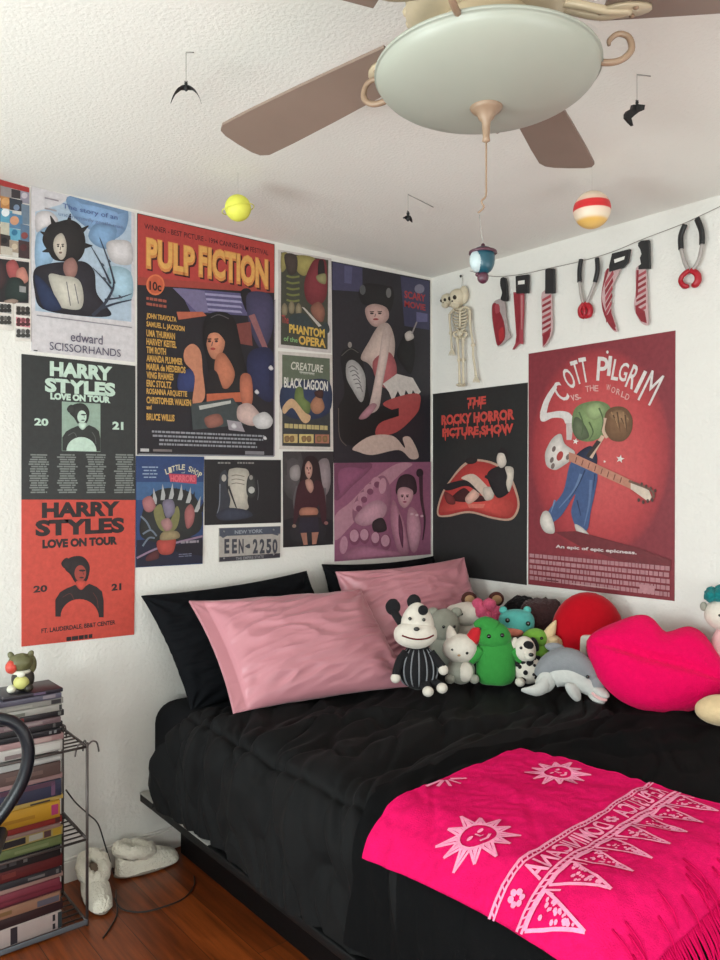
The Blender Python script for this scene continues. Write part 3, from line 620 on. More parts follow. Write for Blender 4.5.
S.blob([(158, 540), (174, 538), (174, 548), (170, 554), (160, 554), (156, 546)], (182, 62, 50)); S.blob([(162, 532), (176, 531), (178, 538), (160, 540)], (150, 130, 90)); S.greek(178, 554, 196, 558, 2, (120, 124, 150), .4, .3); S.blob([(146, 556), (156, 550), (158, 558), (146, 561)], (92, 40, 44))
S.done('film_poster', 'blue film poster with crowded plants above a red pot, left of black print', 'poster')
# black print
S = Sheet('A', [(204.3, 459.4), (280.6, 460), (280.6, 522.6), (204.3, 525.2)], (34, 32, 36), .003, GA)
S.greek(217.5, 462, 230, 464.4, 1, (140, 136, 134), .7, 0, False, 1.5, 3); S.greek(237, 462, 255, 464.4, 1, (140, 136, 134), .7, 0, False, 1.5, 3)
S.blob([(228, 472), (232, 468.5), (240, 468), (248, 471), (249, 486), (247, 500), (248, 508), (240, 512), (230, 510), (228, 492)], (190, 182, 168))
for y in (476, 480, 484): S.line([(231, y), (236, y - 1), (244, y + .5)], .8, (120, 110, 104))
S.blob([(220, 474), (225, 470), (228, 478), (226, 486), (230, 500), (226, 512), (218, 514), (220, 496), (219, 484)], (54, 56, 66)); S.el(223.5, 478, 2.4, 3.6, (176, 168, 160)); S.line([(228, 486), (233, 500), (236, 508)], (2.2, 1), (46, 44, 50)); S.line([(219.5, 484), (219, 504), (216, 516)], 1, (120, 124, 136))
S.blob([(247, 478), (252, 474), (255, 482), (255, 494), (250, 498), (246, 492)], (58, 58, 58)); S.el(251, 490, 3.2, 3.4, (186, 186, 180)); S.el(250.5, 477.5, 1.8, 2.4, (150, 146, 140)); S.blob([(216, 514), (228, 508), (246, 510), (252, 516), (236, 520), (220, 520)], (54, 58, 76)); S.line([(257, 480), (258, 492), (257, 500)], .8, (90, 90, 94))
S.done('film_print', 'black wide print of a pale stone flanked by two figures, above the number plate', 'poster')
# number plate
rt = on_left(249, 544); E_ = thing('number_plate', 'weathered metal car number plate with dark figures fixed under the black print', 'number plate', (rt.x, -.002, rt.z))
S = Sheet('A', [(218.4, 528), (279.8, 526), (279.2, 557.6), (218.4, 562)], (176, 168, 160), .006, GA, .004)
S.poly([(218.6, 528.2), (279.6, 526.2), (279.5, 533.6), (218.6, 536.2)], (66, 74, 92)); S.text('NEW YORK', 234, 530.3, 262, 534, (150, 156, 166), .03); S.poly([(218.6, 557.2), (279.3, 553), (279.2, 557.4), (218.5, 561.6)], (52, 50, 62)); S.text('THE EMPIRE STATE', 235, 557, 263, 560, (150, 148, 150), .02); S.poly([(220, 536), (230, 534), (222, 538)], (66, 74, 92)); S.poly([(278, 534), (268, 533), (277, 535.6)], (66, 74, 92))
xs = [223.6, 231.2, 237.8, 0, 252, 258.8, 265.4, 271.6]
for ch, x in zip('EEN 2250', xs):
    if ch != ' ': S.text(ch, x, 539, x + 5.0, 553.6, (54, 56, 70), .04)
S.blob([(244.4, 546), (248.6, 543.6), (249, 548), (246, 547.6)], (54, 56, 70))
pl = S.done('plate', None, None, m=print_mat('printed_metal', .35, spec=.6)); pl.parent = E_; pl.location = pl.location - E_.location
for x, y in [(224, 531.3), (273.5, 529.6), (224, 558.3), (273.5, 554.4)]:
    p = on_left(x, y, -.0075); obj('screw', lathe([(.0001, .0), (.004, 0), (.004, .001), (.002, .0025), (.0001, .0028)], (0, 0, 0), 10), mat('steel', (150, 150, 150), .3, metal=1), E_, local=True).location = (p.x - E_.location.x, -.006, p.z - E_.location.z)
for c in E_.children:
    if c.name.startswith('screw'): c.rotation_euler = (PI / 2, 0, 0)
# portrait of a woman in dark red
S = Sheet('A', [(282.6, 451.4), (333, 451.4), (332.8, 544.4), (283, 547.5)], (50, 44, 48), .003, GA)
S.blob([(284, 452), (300, 452), (303, 480), (296, 500), (284, 490)], (78, 72, 74)); S.blob([(290, 468), (298, 465), (300, 476), (296, 481), (290, 478)], (150, 140, 140)); S.blob([(318, 462), (328, 460), (330, 484), (324, 496), (318, 482)], (142, 126, 130)); S.line([(297, 486), (294, 500), (296, 516)], 3, (96, 90, 94)); S.line([(324, 488), (324, 504), (322, 516)], 3, (100, 92, 96)); S.blob([(284, 520), (331, 520), (331, 543), (284, 546)], (38, 36, 42))
S.blob([(301, 470), (305, 458), (312, 456), (318, 462), (321, 480), (323, 496), (314, 500), (300, 500), (299, 484)], (44, 24, 28)); S.blob([(304.6, 466), (308, 461), (311.6, 466), (311.4, 474), (308.4, 479), (305, 474)], (198, 146, 130))
S.face(308.2, 469, 6.6, 15, (140, 60, 60), (60, 36, 36), 0)
S.blob([(298, 484), (306, 480), (310, 488), (316, 480), (323, 488), (326, 516), (322, 524), (318, 504), (316, 508), (301, 508), (298, 516), (293, 526), (294, 504)], (66, 26, 36)); S.blob([(305, 480), (311, 480), (313, 488), (310, 493), (306, 488)], (190, 138, 122)); S.blob([(301, 508), (315.6, 508), (316, 515), (300, 515.6)], (176, 112, 88)); S.poly([(299, 516), (317, 515.4), (319, 532), (298, 533)], (44, 38, 54)); S.poly([(299, 515.4), (317, 514.8), (317, 517), (299, 517.6)], (60, 34, 30))
S.poly([(300, 533), (306, 532.6), (307, 544.5), (303, 545)], (170, 112, 92)); S.poly([(311, 532.4), (318, 532), (315.6, 544), (311.6, 544.4)], (170, 112, 92)); S.el(293.5, 526, 2, 1.8, (150, 120, 104)); S.el(325.5, 523, 2, 1.8, (150, 96, 92))
S.done('portrait_poster', 'dark poster of a long-haired person in a wine-red cropped top', 'poster')

# ================================================================== POSTERS, RIGHT WALL
S = Sheet('B', [(433.3, 394), (528, 382.6), (526.8, 585), (433.3, 572.9)], (38, 38, 38), .003, GB)
red = (206, 58, 44)
def drip(t, x0, y0, x1, y1, n):
    S.text(t, x0, y0, x1, y1, red, .05)
    rnd = random.Random(len(t))
    for k in range(n):
        x = x0 + 1 + (x1 - x0 - 2) * (k + rnd.random() * .6) / n; d = rnd.uniform(1.5, 5)
        yb = y1 - (x - x0) * .085
        S.line([(x, yb - 3), (x, yb + d)], (1.7, .8), red, False)
drip('THE', 467.5, 398, 486.5, 406, 4); drip('ROCKY HORROR', 442, 415.3, 515, 425.3, 9); drip('PICTURE SHOW', 443, 428.5, 514, 437.2, 10)
# plain stand-in picture: a person reclining on a rounded red sofa, no likeness
S.blob([(437.6, 514), (442, 494), (452, 478), (464, 464), (476, 459), (496, 463), (510, 474), (518, 492), (520, 508), (512, 520), (494, 519), (470, 513), (448, 517)], (222, 176, 150))
S.blob([(439.2, 513), (444, 494), (454, 478), (466, 465.6), (477, 461.2), (495, 465), (508, 476), (516, 493), (518, 507), (511, 518), (494, 517), (470, 511), (448, 515)], (196, 46, 40))
S.blob([(441, 512), (450, 500), (470, 492), (496, 494), (514, 504), (508, 516), (494, 515), (470, 509)], (206, 62, 50)); S.blob([(452, 500), (464, 488), (474, 494), (494, 498), (478, 502)], (70, 26, 26)); S.blob([(466, 498), (476, 488), (480, 496), (470, 504)], (222, 170, 150)); S.poly([(468, 504), (486, 504), (484, 508), (470, 508)], (226, 110, 92))
S.blob([(466, 461), (470, 457.6), (478, 459), (476, 463), (469, 464)], (40, 32, 32)); S.blob([(444, 486), (454, 482), (470, 480), (484, 488), (482, 494), (468, 486), (452, 490), (446, 490)], (34, 30, 32)); S.blob([(462, 478), (474, 474), (486, 484), (493, 494), (488, 500), (480, 492), (470, 482)], (214, 186, 166)); S.blob([(484, 488), (494, 488), (494, 498), (486, 500)], (206, 186, 170))
S.blob([(488, 474), (500, 466), (508, 470), (512, 480), (510, 492), (500, 498), (494, 492)], (36, 32, 34)); S.blob([(506, 467), (514, 468), (514, 480), (510, 492), (507, 484), (508, 476)], (208, 194, 178)); S.blob([(498, 456), (502, 450), (507, 454), (507, 464), (502, 468), (498, 463)], (212, 196, 182)); S.blob([(497, 455), (502, 447.6), (508, 452), (508, 462), (505, 454), (500, 453)], (36, 26, 28)); S.line([(486, 476), (496, 482), (506, 488)], 3, (40, 34, 36))
S.blob([(445, 492), (454, 496), (456, 504), (448, 503)], (120, 40, 38)); S.line([(440, 484), (447, 487)], 2.4, (40, 34, 34))
S.done('film_poster', 'black film poster with dripping red title and person reclining on red', 'poster')
S = Sheet('B', [(529, 353.8), (675.6, 330.6), (674.7, 601), (528.6, 584.3)], (140, 42, 54), .003, GB)
S.radial(601, 452, [(71, 106, (140, 42, 54)), (66, 98, (168, 46, 55)), (54, 82, (192, 55, 60)), (38, 60, (206, 68, 70)), (16, 26, (212, 78, 78))])
wh = (224, 216, 212)
S.line([(556, 386.5), (551, 394), (546.5, 403), (543.5, 414)], (4, 6.5), wh); S.blob([(541, 413), (546, 413), (550, 412.5), (560, 411), (569, 412.5), (573.5, 418), (574, 424), (566.5, 424), (563, 418.6), (553, 418), (545, 421.5), (541, 420)], wh); S.poly([(566.6, 423), (574, 423), (572, 440), (567, 440)], (206, 190, 186))
for ch, x, y, w_, h_, r in [('C', 561, 392, 9.5, 21, -36), ('O', 569.5, 378.5, 9, 21, -26), ('T', 577, 372.5, 7.5, 24, -16), ('T', 584.5, 370, 7.5, 25, -10), ('P', 603, 369, 11, 24, 4), ('I', 610, 366, 3.5, 20, 6), ('L', 616.5, 370, 7, 21, 10), ('G', 624, 372, 8.5, 19, 14), ('R', 633.5, 377, 8.5, 24, 22), ('I', 641, 382, 3.5, 24, 26), ('M', 651.5, 388, 14, 33, 26)]:
    S.glyph_at(ch, x, y, w_, h_, r, wh, 0 if ch == 'M' else .015)
S.el(608, 352.2, 1.2, 1.6, wh)
for t, x, y, r in [('v', 573.5, 398, -14), ('s', 577.5, 397.2, -10), ('.', 580, 398, 0), ('T', 588, 389, -6), ('H', 592.5, 388, -4), ('E', 597, 388.4, 0), ('W', 609, 387.5, 8), ('O', 614, 390, 10), ('R', 619, 392, 12), ('L', 624, 394.6, 14), ('D', 628, 397, 18)]: S.glyph_at(t, x, y, 4, 6 if t != '.' else 1.5, r, (222, 170, 164), .01)
# plain stand-in picture: a faceless person bent over a guitar
S.blob([(574, 412), (582, 404), (598, 401), (610, 406), (614, 420), (608, 432), (594, 441), (580, 440), (573, 430)], (126, 150, 92)); S.blob([(588, 406), (600, 403), (606, 412), (596, 420), (588, 416)], (150, 172, 112)); S.blob([(575, 418), (582, 420), (590, 436), (580, 440), (574, 432)], (96, 108, 78))
S.blob([(606, 414), (614, 407), (626, 408), (633, 418), (632, 432), (624, 441), (612, 440), (606, 430)], (126, 88, 56)); S.blob([(610, 414), (622, 410), (630, 420), (624, 424), (614, 420)], (152, 112, 74)); S.line([(606, 418), (604, 430), (608, 438)], 3, (214, 176, 150))
for q in range(9): S.line([(612 + q * 2, 412 + (q % 3) * 3), (616 + q * 1.7, 420 + (q % 4) * 4)], (1.6, .5), (92, 62, 40) if q % 2 else (164, 122, 80))
for p in [[(580, 412), (584, 424), (582, 436)], [(590, 422), (594, 432), (590, 440)], [(600, 408), (604, 420), (602, 432)]]: S.line(p, (1.8, .6), (84, 104, 62))
S.blob([(580, 452), (592, 446), (598, 456), (596, 470), (586, 470), (574, 462)], (42, 50, 76)); S.blob([(572, 462), (586, 464), (598, 472), (596, 492), (592, 510), (588, 530), (578, 528), (572, 512), (576, 494), (562, 516), (548, 524), (550, 510), (564, 492)], (66, 92, 140)); S.line([(582, 474), (575, 490), (560, 508)], (3.0, .6), (104, 130, 172)); S.line([(592, 480), (590, 504), (585, 526)], (3.0, .6), (96, 122, 166)); S.line([(586, 470), (580, 484), (570, 500)], (1.6, .6), (40, 58, 98)); S.line([(556, 500), (552, 512)], (2.0, .6), (110, 138, 180)); S.line([(578, 500), (582, 516)], (1.6, .6), (40, 58, 98)); S.line([(596, 474), (594, 490)], (1.4, .6), (40, 56, 96)); 
S.blob([(544, 512), (550, 512), (555, 524), (555, 533), (546, 532), (541, 522)], (214, 206, 196)); S.blob([(576, 524), (584, 528), (591, 536), (586, 538), (578, 532)], (206, 198, 190)); S.poly([(556, 532), (578, 531), (640, 548), (672, 560), (672, 568), (620, 560), (584, 548)], (120, 40, 48)); S.line([(604, 436), (596, 450), (592, 458)], (4, 3), (216, 178, 152)); S.poly([(598, 440), (602, 442), (590, 458), (587, 456)], (60, 50, 48))
S.blob([(548, 448), (554, 438), (562, 434), (566, 444), (576, 452), (572, 460), (564, 466), (556, 470), (548, 466), (546, 456)], (218, 208, 200)); S.el(561, 456, 3, 5, (186, 56, 52), .4)
for x, y in [(555, 449), (553, 460), (569, 457), (554, 466)]: S.el(x, y, 1.8, 3, (120, 100, 96), .3)
S.poly([(570, 452), (576, 454), (636, 482), (632, 489), (570, 461)], (196, 130, 104))
for k in range(8): S.line([(578 + k * 6.4, 457 + k * 2.9), (576.4 + k * 6.4, 462.5 + k * 2.9)], .9, (120, 66, 56))
S.poly([(632, 482), (650, 490), (653, 497), (650, 502), (632, 489)], (216, 196, 176)); S.line([(630, 481), (652, 490), (655, 498)], 2.4, (120, 84, 70))
for k in range(4): S.el(640 + k * 4.5, 503 - k * 1 + (k == 0) * -3, 1.4, 2, (90, 60, 56)); S.el(643 + k * 4.5, 484 + k * 2.2, 1.2, 1.8, (90, 60, 56))
for x, y, r in [(621.5, 459, 4.4), (606, 461.5, 1.6), (577, 441.5, 3.4)]: S.poly([(x + (r if k % 2 == 0 else r * .4) * math.sin(k * PI / 5 + .2), y - (r if k % 2 == 0 else r * .4) * math.cos(k * PI / 5 + .2)) for k in range(10)], (230, 224, 216))
S.text('An epic of epic epicness.', 557, 544.5, 638, 548.6, (222, 206, 204), .03)
S.greek(531, 553.3, 671, 581, 5, (186, 126, 132), .68, 0, False, 2, 5.5); S.rect(573, 583, 620, 584, (200, 150, 150)); S.rect(641, 584, 656, 592, (190, 130, 136)); S.rect(546, 579, 560, 580.5, (120, 60, 66))
S.done('film_poster', 'large red film poster of a bent guitarist under jagged white lettering', 'poster')
# ================================================================== BED
black_cotton = mat('black_cotton', (19, 19, 20), .8, bump=.25, bscale=900, bdist=.0006, sheen=.02, spec=.14)
black_sheet = mat('black_sheet', (20, 21, 24), .8, bump=.25, bscale=700, bdist=.0006, sheen=.01, spec=.06)
fleece = mat('black_fleece', (17, 17, 18), .95, bump=.5, bscale=420, bdist=.002, sheen=.02, spec=.04)
blackwood = mat('black_laminate', (14, 13, 14), .55, bump=.1, bscale=60, spec=.15)
E_ = thing('bed_frame', 'low black platform bed frame under the black bedding', 'bed', (-.78, -1.05, 0))
obj('base', bx((-1.40, -2.0, 0), (-.06, -.06, .215), .004), blackwood, E_)
obj('platform', bx((-1.52, -2.09, .215), (-.02, -.02, .245), .004), blackwood, E_)
obj('side_rail', bx((-1.545, -2.09, .222), (-1.521, -.02, .25), .004), mat('black_rail', (20, 20, 21), .55, spec=.2), E_)
obj('edge_strip', bx((-1.5455, -.55, .2503), (-1.50, -.02, .2545), .001), mat('pale_edge_tape', (170, 168, 162), .6, var=.3, vscale=30), E_)
ms = obj('mattress', bx((-1.515, -2.05, .246), (-.02, -.02, .60), .085, 6), black_sheet, loc=(-.78, -1.05, .246))
tag(ms, 'thick mattress in a black fitted sheet, bare at the pillow end', 'mattress')
# ---- comforter surface, shared by everything spread on it
def arcpath(l, flat, r):
    if l < flat: return l, 0.0
    q = (l - flat) / r
    if q < PI / 2: return flat + r * math.sin(q), r * (1 - math.cos(q))
    return flat + r, r + (l - flat - r * PI / 2)
CX0, CY0, ZT = -.035, -.27, .640
FLX, FLY, RR = 1.43, 1.69, .125
folds = []
rf = random.Random(11)
def fold_px(pts, w, a, z=.652):
    L = []
    for p in pts:
        q = on_z(p[0], p[1], z); L.append((CX0 - q.x, CY0 - q.y))
    folds.append((L, w, a))
def segd(p, a, b):
    ax, ay = a; bx_, by = b; dx, dy = bx_ - ax, by - ay; l = dx * dx + dy * dy or 1e-9
    t = max(0, min(1, ((p[0] - ax) * dx + (p[1] - ay) * dy) / l))
    return math.hypot(p[0] - ax - dx * t, p[1] - ay - dy * t), t
# folds read from the photograph (on the bed top), then gathers down the side in cloth coordinates
fold_px([(237, 718), (222, 745)], .018, -.012); fold_px([(300, 730), (262, 752), (240, 780)], .03, -.012); fold_px([(380, 708), (320, 722), (275, 742)], .03, .012)
fold_px([(470, 700), (400, 715), (330, 740), (285, 775)], .035, -.012); fold_px([(520, 712), (430, 726), (360, 752), (310, 790)], .04, .014)
fold_px([(560, 706), (470, 728), (390, 760), (330, 800)], .03, -.014); fold_px([(600, 716), (500, 738), (420, 770), (350, 815)], .035, .014)
fold_px([(640, 730), (540, 745), (450, 770), (380, 800)], .025, -.013); fold_px([(700, 725), (620, 742), (560, 750)], .03, .018); fold_px([(715, 745), (640, 758), (570, 752)], .025, -.012)
fold_px([(320, 700), (350, 712), (420, 706)], .02, .010); fold_px([(560, 690), (610, 716), (680, 720)], .03, .012)
for L, w_, a in [([(1.46, .05), (1.60, .02), (1.82, .02)], .03, .012), ([(1.30, .22), (1.48, .20), (1.62, .16), (1.8, .12)], .022, -.014), ([(1.2, .3), (1.44, .30), (1.6, .27), (1.82, .24)], .03, .014),
                 ([(1.40, .42), (1.55, .44), (1.7, .42), (1.83, .36)], .02, -.012), ([(1.2, .5), (1.42, .55), (1.6, .56), (1.8, .5)], .03, .013), ([(1.45, .68), (1.62, .72), (1.8, .70)], .02, -.014),
                 ([(1.3, .72), (1.5, .82), (1.7, .86), (1.83, .84)], .028, .014), ([(1.48, .92), (1.66, .97), (1.82, .97)], .018, -.013), ([(1.35, .95), (1.52, 1.04), (1.7, 1.08), (1.84, 1.08)], .022, .014), ([(1.5, 1.12), (1.68, 1.17), (1.84, 1.18)], .016, -.012),
                 ([(1.2, 1.12), (1.45, 1.2), (1.62, 1.26), (1.84, 1.29)], .022, .014), ([(1.45, 1.3), (1.6, 1.36), (1.84, 1.4)], .018, -.012)]: folds.append((L, w_, a))
def wrinkle(lx, ly):
    h = 0
    for L, w_, a in folds:
        best = 9; bt = 0
        for i in range(len(L) - 1):
            d, t = segd((lx, ly), L[i], L[i + 1])
            if d < best: best = d; bt = (i + t) / (len(L) - 1)
        if best < w_ * 3: h += 1.35 * a * math.exp(-(best / w_) ** 1.5) * (.35 + .65 * math.sin(PI * min(1, max(.0, .08 + bt * .92))))
    # fine crumpling, drawn out along the sweep of the cloth
    q = noise.noise(Vector((lx * 3 + 5, ly * 3, 1))) * .5
    u, v = lx * .86 + ly * .5 + q * .18, -lx * .5 + ly * .86 + q * .18
    n1 = noise.noise(Vector((u * 3.0, v * 13, 2.5))); n2 = noise.noise(Vector((u * 7 + 3, v * 24, 7.5)))
    n3 = noise.noise(Vector((u * 2 + 9, v * 8, 4.5))); h -= .015 * (1 - min(1, abs(n1) * 4.2)) - .003 + .009 * (1 - min(1, abs(n3) * 4.4)) + .004 * n2 - .010
    return h
def cloth_base(lx, ly):
    hx, dx = arcpath(lx, FLX, RR); hy, dy = arcpath(ly, FLY, RR)
    puff = .010 * math.sin(lx * 4.1 + 1) * math.sin(ly * 3.3)
    head = .022 * (1 - min(1, max(0, ly - hd0(lx)) / .05)) ** 2
    out = .012 * math.sin(ly * 9 + 1) * min(1, dx / .2)
    z = ZT - dx - dy + puff * (1 - min(1, (dx + dy) / .2)) - head
    zmin = .262
    if z < zmin: z = zmin + .004 * math.sin(lx * 40)
    return Vector((CX0 - hx - out, CY0 - hy, z))
def cloth(lx, ly, off=0.0, wr=1.0):
    e = .01
    p = cloth_base(lx, ly); n = (cloth_base(lx + e, ly) - cloth_base(lx - e, ly)).cross(cloth_base(lx, ly + e) - cloth_base(lx, ly - e))
    if n.length < 1e-9: n = Vector((0, 0, 1))
    n.normalize()
    if n.z < -.2 or (abs(n.z) <= .2 and n.x > 0.2): n = -n
    return p + n * (off + wr * wrinkle(lx, ly))
folds.append(([(1.50, .05), (1.51, .6), (1.50, 1.3)], .010, -.012)); folds.append(([(1.52, .30), (1.83, .30)], .008, -.010))
LXM, LYM = 1.835, 2.15
def hd0(lx): return .13 + .02 * math.sin(lx * 6) - .13 * max(0, min(1, (lx - 1.36) / .36)) ** 1.2
cm = obj('comforter', grid(lambda u, v: cloth(u * LXM, hd0(u * LXM) + v * (LYM - hd0(u * LXM))), 300, 300), black_cotton, loc=(-.8, -1.2, .6))
tag(cm, 'rumpled black comforter spread over the bed and down its side', 'comforter')
# ---- black fleece throw under the pink blanket
def throw_p(u, v):
    a = u; lx = .02 + a * 1.80
    ly0 = 1.0 + .10 * a + .05 * math.sin(a * 7) if a < .8 else 1.08 + .02 * math.sin(a * 30)
    ly = ly0 + v * (2.08 - ly0)
    fz = .010 * math.exp(-((v - .10 - .05 * math.sin(u * 5)) / .05) ** 2) + .008 * math.exp(-((v - .28 - .06 * math.sin(u * 4 + 2)) / .05) ** 2)
    return cloth(lx, ly, .011 + fz * (1 - u * .6) + .004 * noise.noise(Vector((lx * 6, ly * 6, 3))), .55)
tw = obj('fleece_throw', grid(throw_p, 150, 90), fleece, loc=(-.8, -1.7, .66)); tag(tw, 'plain black fleece throw under the pink printed blanket at the foot', 'blanket')
# ---- pink printed blanket
PINK, PALE = rgb((214, 20, 92), 1.0), rgb((240, 150, 182), 1.0)
BW, BL_ = .70, .66
def pink_pt(a, b, off=0.0):
    """a: 0 right edge .. 1 left edge, b: metres from the far edge towards the foot"""
    lx = .995 + a * (.59 + .06 * b) - .05 * math.sin(b * 3) ; ly = 1.12 + .03 * a + b
    w_ = .006 * noise.noise(Vector((lx * 9 + ly * 3, ly * 5, 4))) + .0035 * (.5 - abs(noise.noise(Vector((lx * 26 + ly * 18, ly * 22 - lx * 10, 3))))) + .004 * noise.noise(Vector((lx * 20, ly * 14, 8))) + .006 * math.sin(b * 24 + a * 3 + 2 * noise.noise(Vector((a * 3, b * 4, 1)))) * max(0, min(1, (b - .40) * 5))
    return cloth(lx, ly, .032 + w_ + off, .3)
V_, F_, C_ = [], [], []
nu, nv = 120, 130
gv, gf = grid(lambda u, v: pink_pt(u, v * BL_), nu, nv); V_ += gv; F_ += gf; C_ += [PINK] * len(gf)
gv2, gf2 = grid(lambda u, v: pink_pt(u, v * BL_, -.008), nu, nv); b0 = len(V_); V_ += gv2; F_ += [tuple(b0 + i for i in reversed(q)) for q in gf2]; C_ += [PINK] * len(gf2)
edge = [i for i in range(nu + 1)] + [(nu + 1) * j + nu for j in range(1, nv + 1)] + [(nu + 1) * nv + i for i in range(nu - 1, -1, -1)] + [(nu + 1) * j for j in range(nv - 1, 0, -1)]
for i in range(len(edge)):
    p, q = edge[i], edge[(i + 1) % len(edge)]; F_.append((p, q, b0 + q, b0 + p)); C_.append(PINK)
def motif(pts, col=PALE, lay=1, faces=None):
    b = len(V_); V_.extend(pink_pt(x / 1.05 / (.59 + .06 * y), y, .0022 + lay * .0004) for x, y in pts)
    for f in (faces or [tuple(range(len(pts)))]): F_.append(tuple(b + i for i in f)); C_.append(col)
def mstroke(pts, w, col=PALE, lay=1):
    n = len(pts); L, R = [], []
    for i, p in enumerate(pts):
        q, r = pts[max(0, i - 1)], pts[min(n - 1, i + 1)]; dx, dy = r[0] - q[0], r[1] - q[1]; l = math.hypot(dx, dy) or 1
        L.append((p[0] - dy / l * w / 2, p[1] + dx / l * w / 2)); R.append((p[0] + dy / l * w / 2, p[1] - dx / l * w / 2))
    motif(L + R, col, lay, [(i, i + 1, n + i + 1, n + i) for i in range(n - 1)])
def dense(p, q, n=24): return [(p[0] + (q[0] - p[0]) * i / n, p[1] + (q[1] - p[1]) * i / n) for i in range(n + 1)]
def sun(cx, cy, r):
    rr = random.Random(int(cx * 1000))
    for k in range(12):
        t = 2 * PI * k / 12 + .1; R0, R1 = r * .5, r * (1.0 if k % 2 == 0 else .86)
        for s in (-1, 1):
            mstroke([(cx + R0 * math.cos(t + s * .24), cy + R0 * math.sin(t + s * .24)), (cx + R1 * math.cos(t), cy + R1 * math.sin(t))], .0055)
        motif([(cx + R0 * math.cos(t - .12), cy + R0 * math.sin(t - .12)), (cx + R1 * .9 * math.cos(t), cy + R1 * .9 * math.sin(t)), (cx + R0 * math.cos(t + .12), cy + R0 * math.sin(t + .12))])
    for k in range(24):
        t0, t1 = 2 * PI * k / 24, 2 * PI * (k + 1) / 24
        mstroke([(cx + r * .46 * math.cos(t0), cy + r * .46 * math.sin(t0)), (cx + r * .46 * math.cos(t1), cy + r * .46 * math.sin(t1))], .008)
    for sx in (-1, 1):
        motif([(cx + sx * r * .17 + r * .09 * math.cos(t), cy - r * .10 + r * .05 * math.sin(t)) for t in [k * PI / 5 for k in range(10)]])
    mstroke([(cx - r * .02, cy - r * .12), (cx + r * .02, cy + r * .08), (cx - r * .05, cy + r * .10)], .004)
    mstroke([(cx - r * .16, cy + r * .2), (cx, cy + r * .27), (cx + r * .16, cy + r * .2)], .006)
sun(.515, .25, .085); sun(.105, .185, .08); sun(.50, .005, .075) if False else None
for k in range(5):   # part of a third sun cut by the far hem
    t = .25 + k * .5; mstroke([(.33 + .02 * math.cos(t), .012 + .008 * math.sin(t)), (.33 + .08 * math.cos(t), .004 + .045 * math.sin(t))], .008)
B0, B1 = .375, .442
for y, w_ in [(B0, .006), (B0 + .010, .004), (B1, .006), (B1 + .011, .005)]: mstroke(dense((.006, y), (.645, y)), w_)
for k in range(46): x = .012 + k * .0138; mstroke([(x, B0), (x + .007, B0 + .010)], .003)
for k in range(46): x = .012 + k * .0138; mstroke([(x + .007, B1), (x, B1 + .011)], .003)
def mtext(t, xl, xr, y0, y1):
    # the printed side shows through from below: letters run mirrored, upright to the viewer
    v, f, _ = glyphs(t, .02)
    pts = [(xr + (xl - xr) * p[0], y1 + (y0 - y1) * p[1]) for p in v]
    motif([(x, y) for x, y in pts], PALE, 1, f)
mtext('REPUBLICA', .51 - .01, .51, .35, .395) if False else None
mtext('DOMINICANA', .56, .285, B0 + .016, B1 - .006); mtext('REPUBLICA', .225, .03, B0 + .016, B1 - .006)
for cx in (.60, .255):
    for k in range(6): t = k * PI / 3; motif([(cx + .011 * math.cos(t) + .006 * math.cos(q * PI / 4), .411 + .011 * math.sin(t) + .006 * math.sin(q * PI / 4)) for q in range(8)])
rr = random.Random(5)
for k in range(8):
    x0 = .018 + k * .079; x1 = x0 + .068; xm = (x0 + x1) / 2 - .004; y0, y1 = B1 + .016, B1 + .118
    for p, q in [((x0, y0), (xm, y1)), ((xm, y1), (x1, y0)), ((x1, y0), (x0, y0))]: mstroke(dense(p, q, 6), .006)
    for q in range(26):
        f = rr.random(); hw = (x1 - x0) / 2 * (1 - f) * .72; x = xm + rr.uniform(-hw, hw); y = y0 + .012 + f * (y1 - y0 - .03); s = rr.uniform(.003, .0055)
        motif([(x + s * math.cos(t), y + s * .8 * math.sin(t)) for t in [i * PI / 3 for i in range(6)]])
    for p, q in [((x0, y0 - .002), (x0 - .008, y0 + .03)), ((x0, y0), (x0 + .004, y0 + .022))]: mstroke([p, q], .004)
me = bpy.data.meshes.new('printed_blanket'); loc = Vector((-1.3, -1.7, .66)); me.from_pydata([tuple(v - loc) for v in V_], [], F_); me.update()
at_ = me.color_attributes.new('ink', 'FLOAT_COLOR', 'CORNER')
for p, c in zip(me.polygons, C_):
    p.use_smooth = True
    for li in p.loop_indices: at_.data[li].color = c
me.materials.append(print_mat('pink_terry', .95, .0, bump=.6, bscale=300, spec=.05, uneven=.14))
pb = bpy.data.objects.new('printed_blanket', me); COL.objects.link(pb); pb.location = loc
tag(pb, 'hot pink fringed blanket printed with pale suns, letters and triangles', 'blanket')
G = []
rr = random.Random(9)
for k in range(110):
    a = (k + .5) / 110; p0 = pink_pt(a, BL_ - .004, -.003); l = rr.uniform(.05, .075)
    p1 = pink_pt(a + rr.uniform(-.004, .004), BL_ + l * .5, .0 + rr.uniform(-.002, .004)); p2 = pink_pt(a + rr.uniform(-.012, .012), BL_ + l, rr.uniform(-.004, .004))
    G.append(tube([p0, p1, p2], [.0028, .0024, .0012], 5, k=3))
for k in range(26):   # loose tufts on the border
    a = rr.uniform(.05, .95); b = rr.uniform(.585, .63); p0 = pink_pt(a, b, .001); p1 = pink_pt(a + .005, b + .03, .006); p2 = pink_pt(a + .012, b + .05, .002); G.append(tube([p0, p1, p2], [.002, .002, .001], 4, k=2))
obj('fringe', G, mat('pink_fringe', (200, 12, 80), .95, spec=.05), pb)
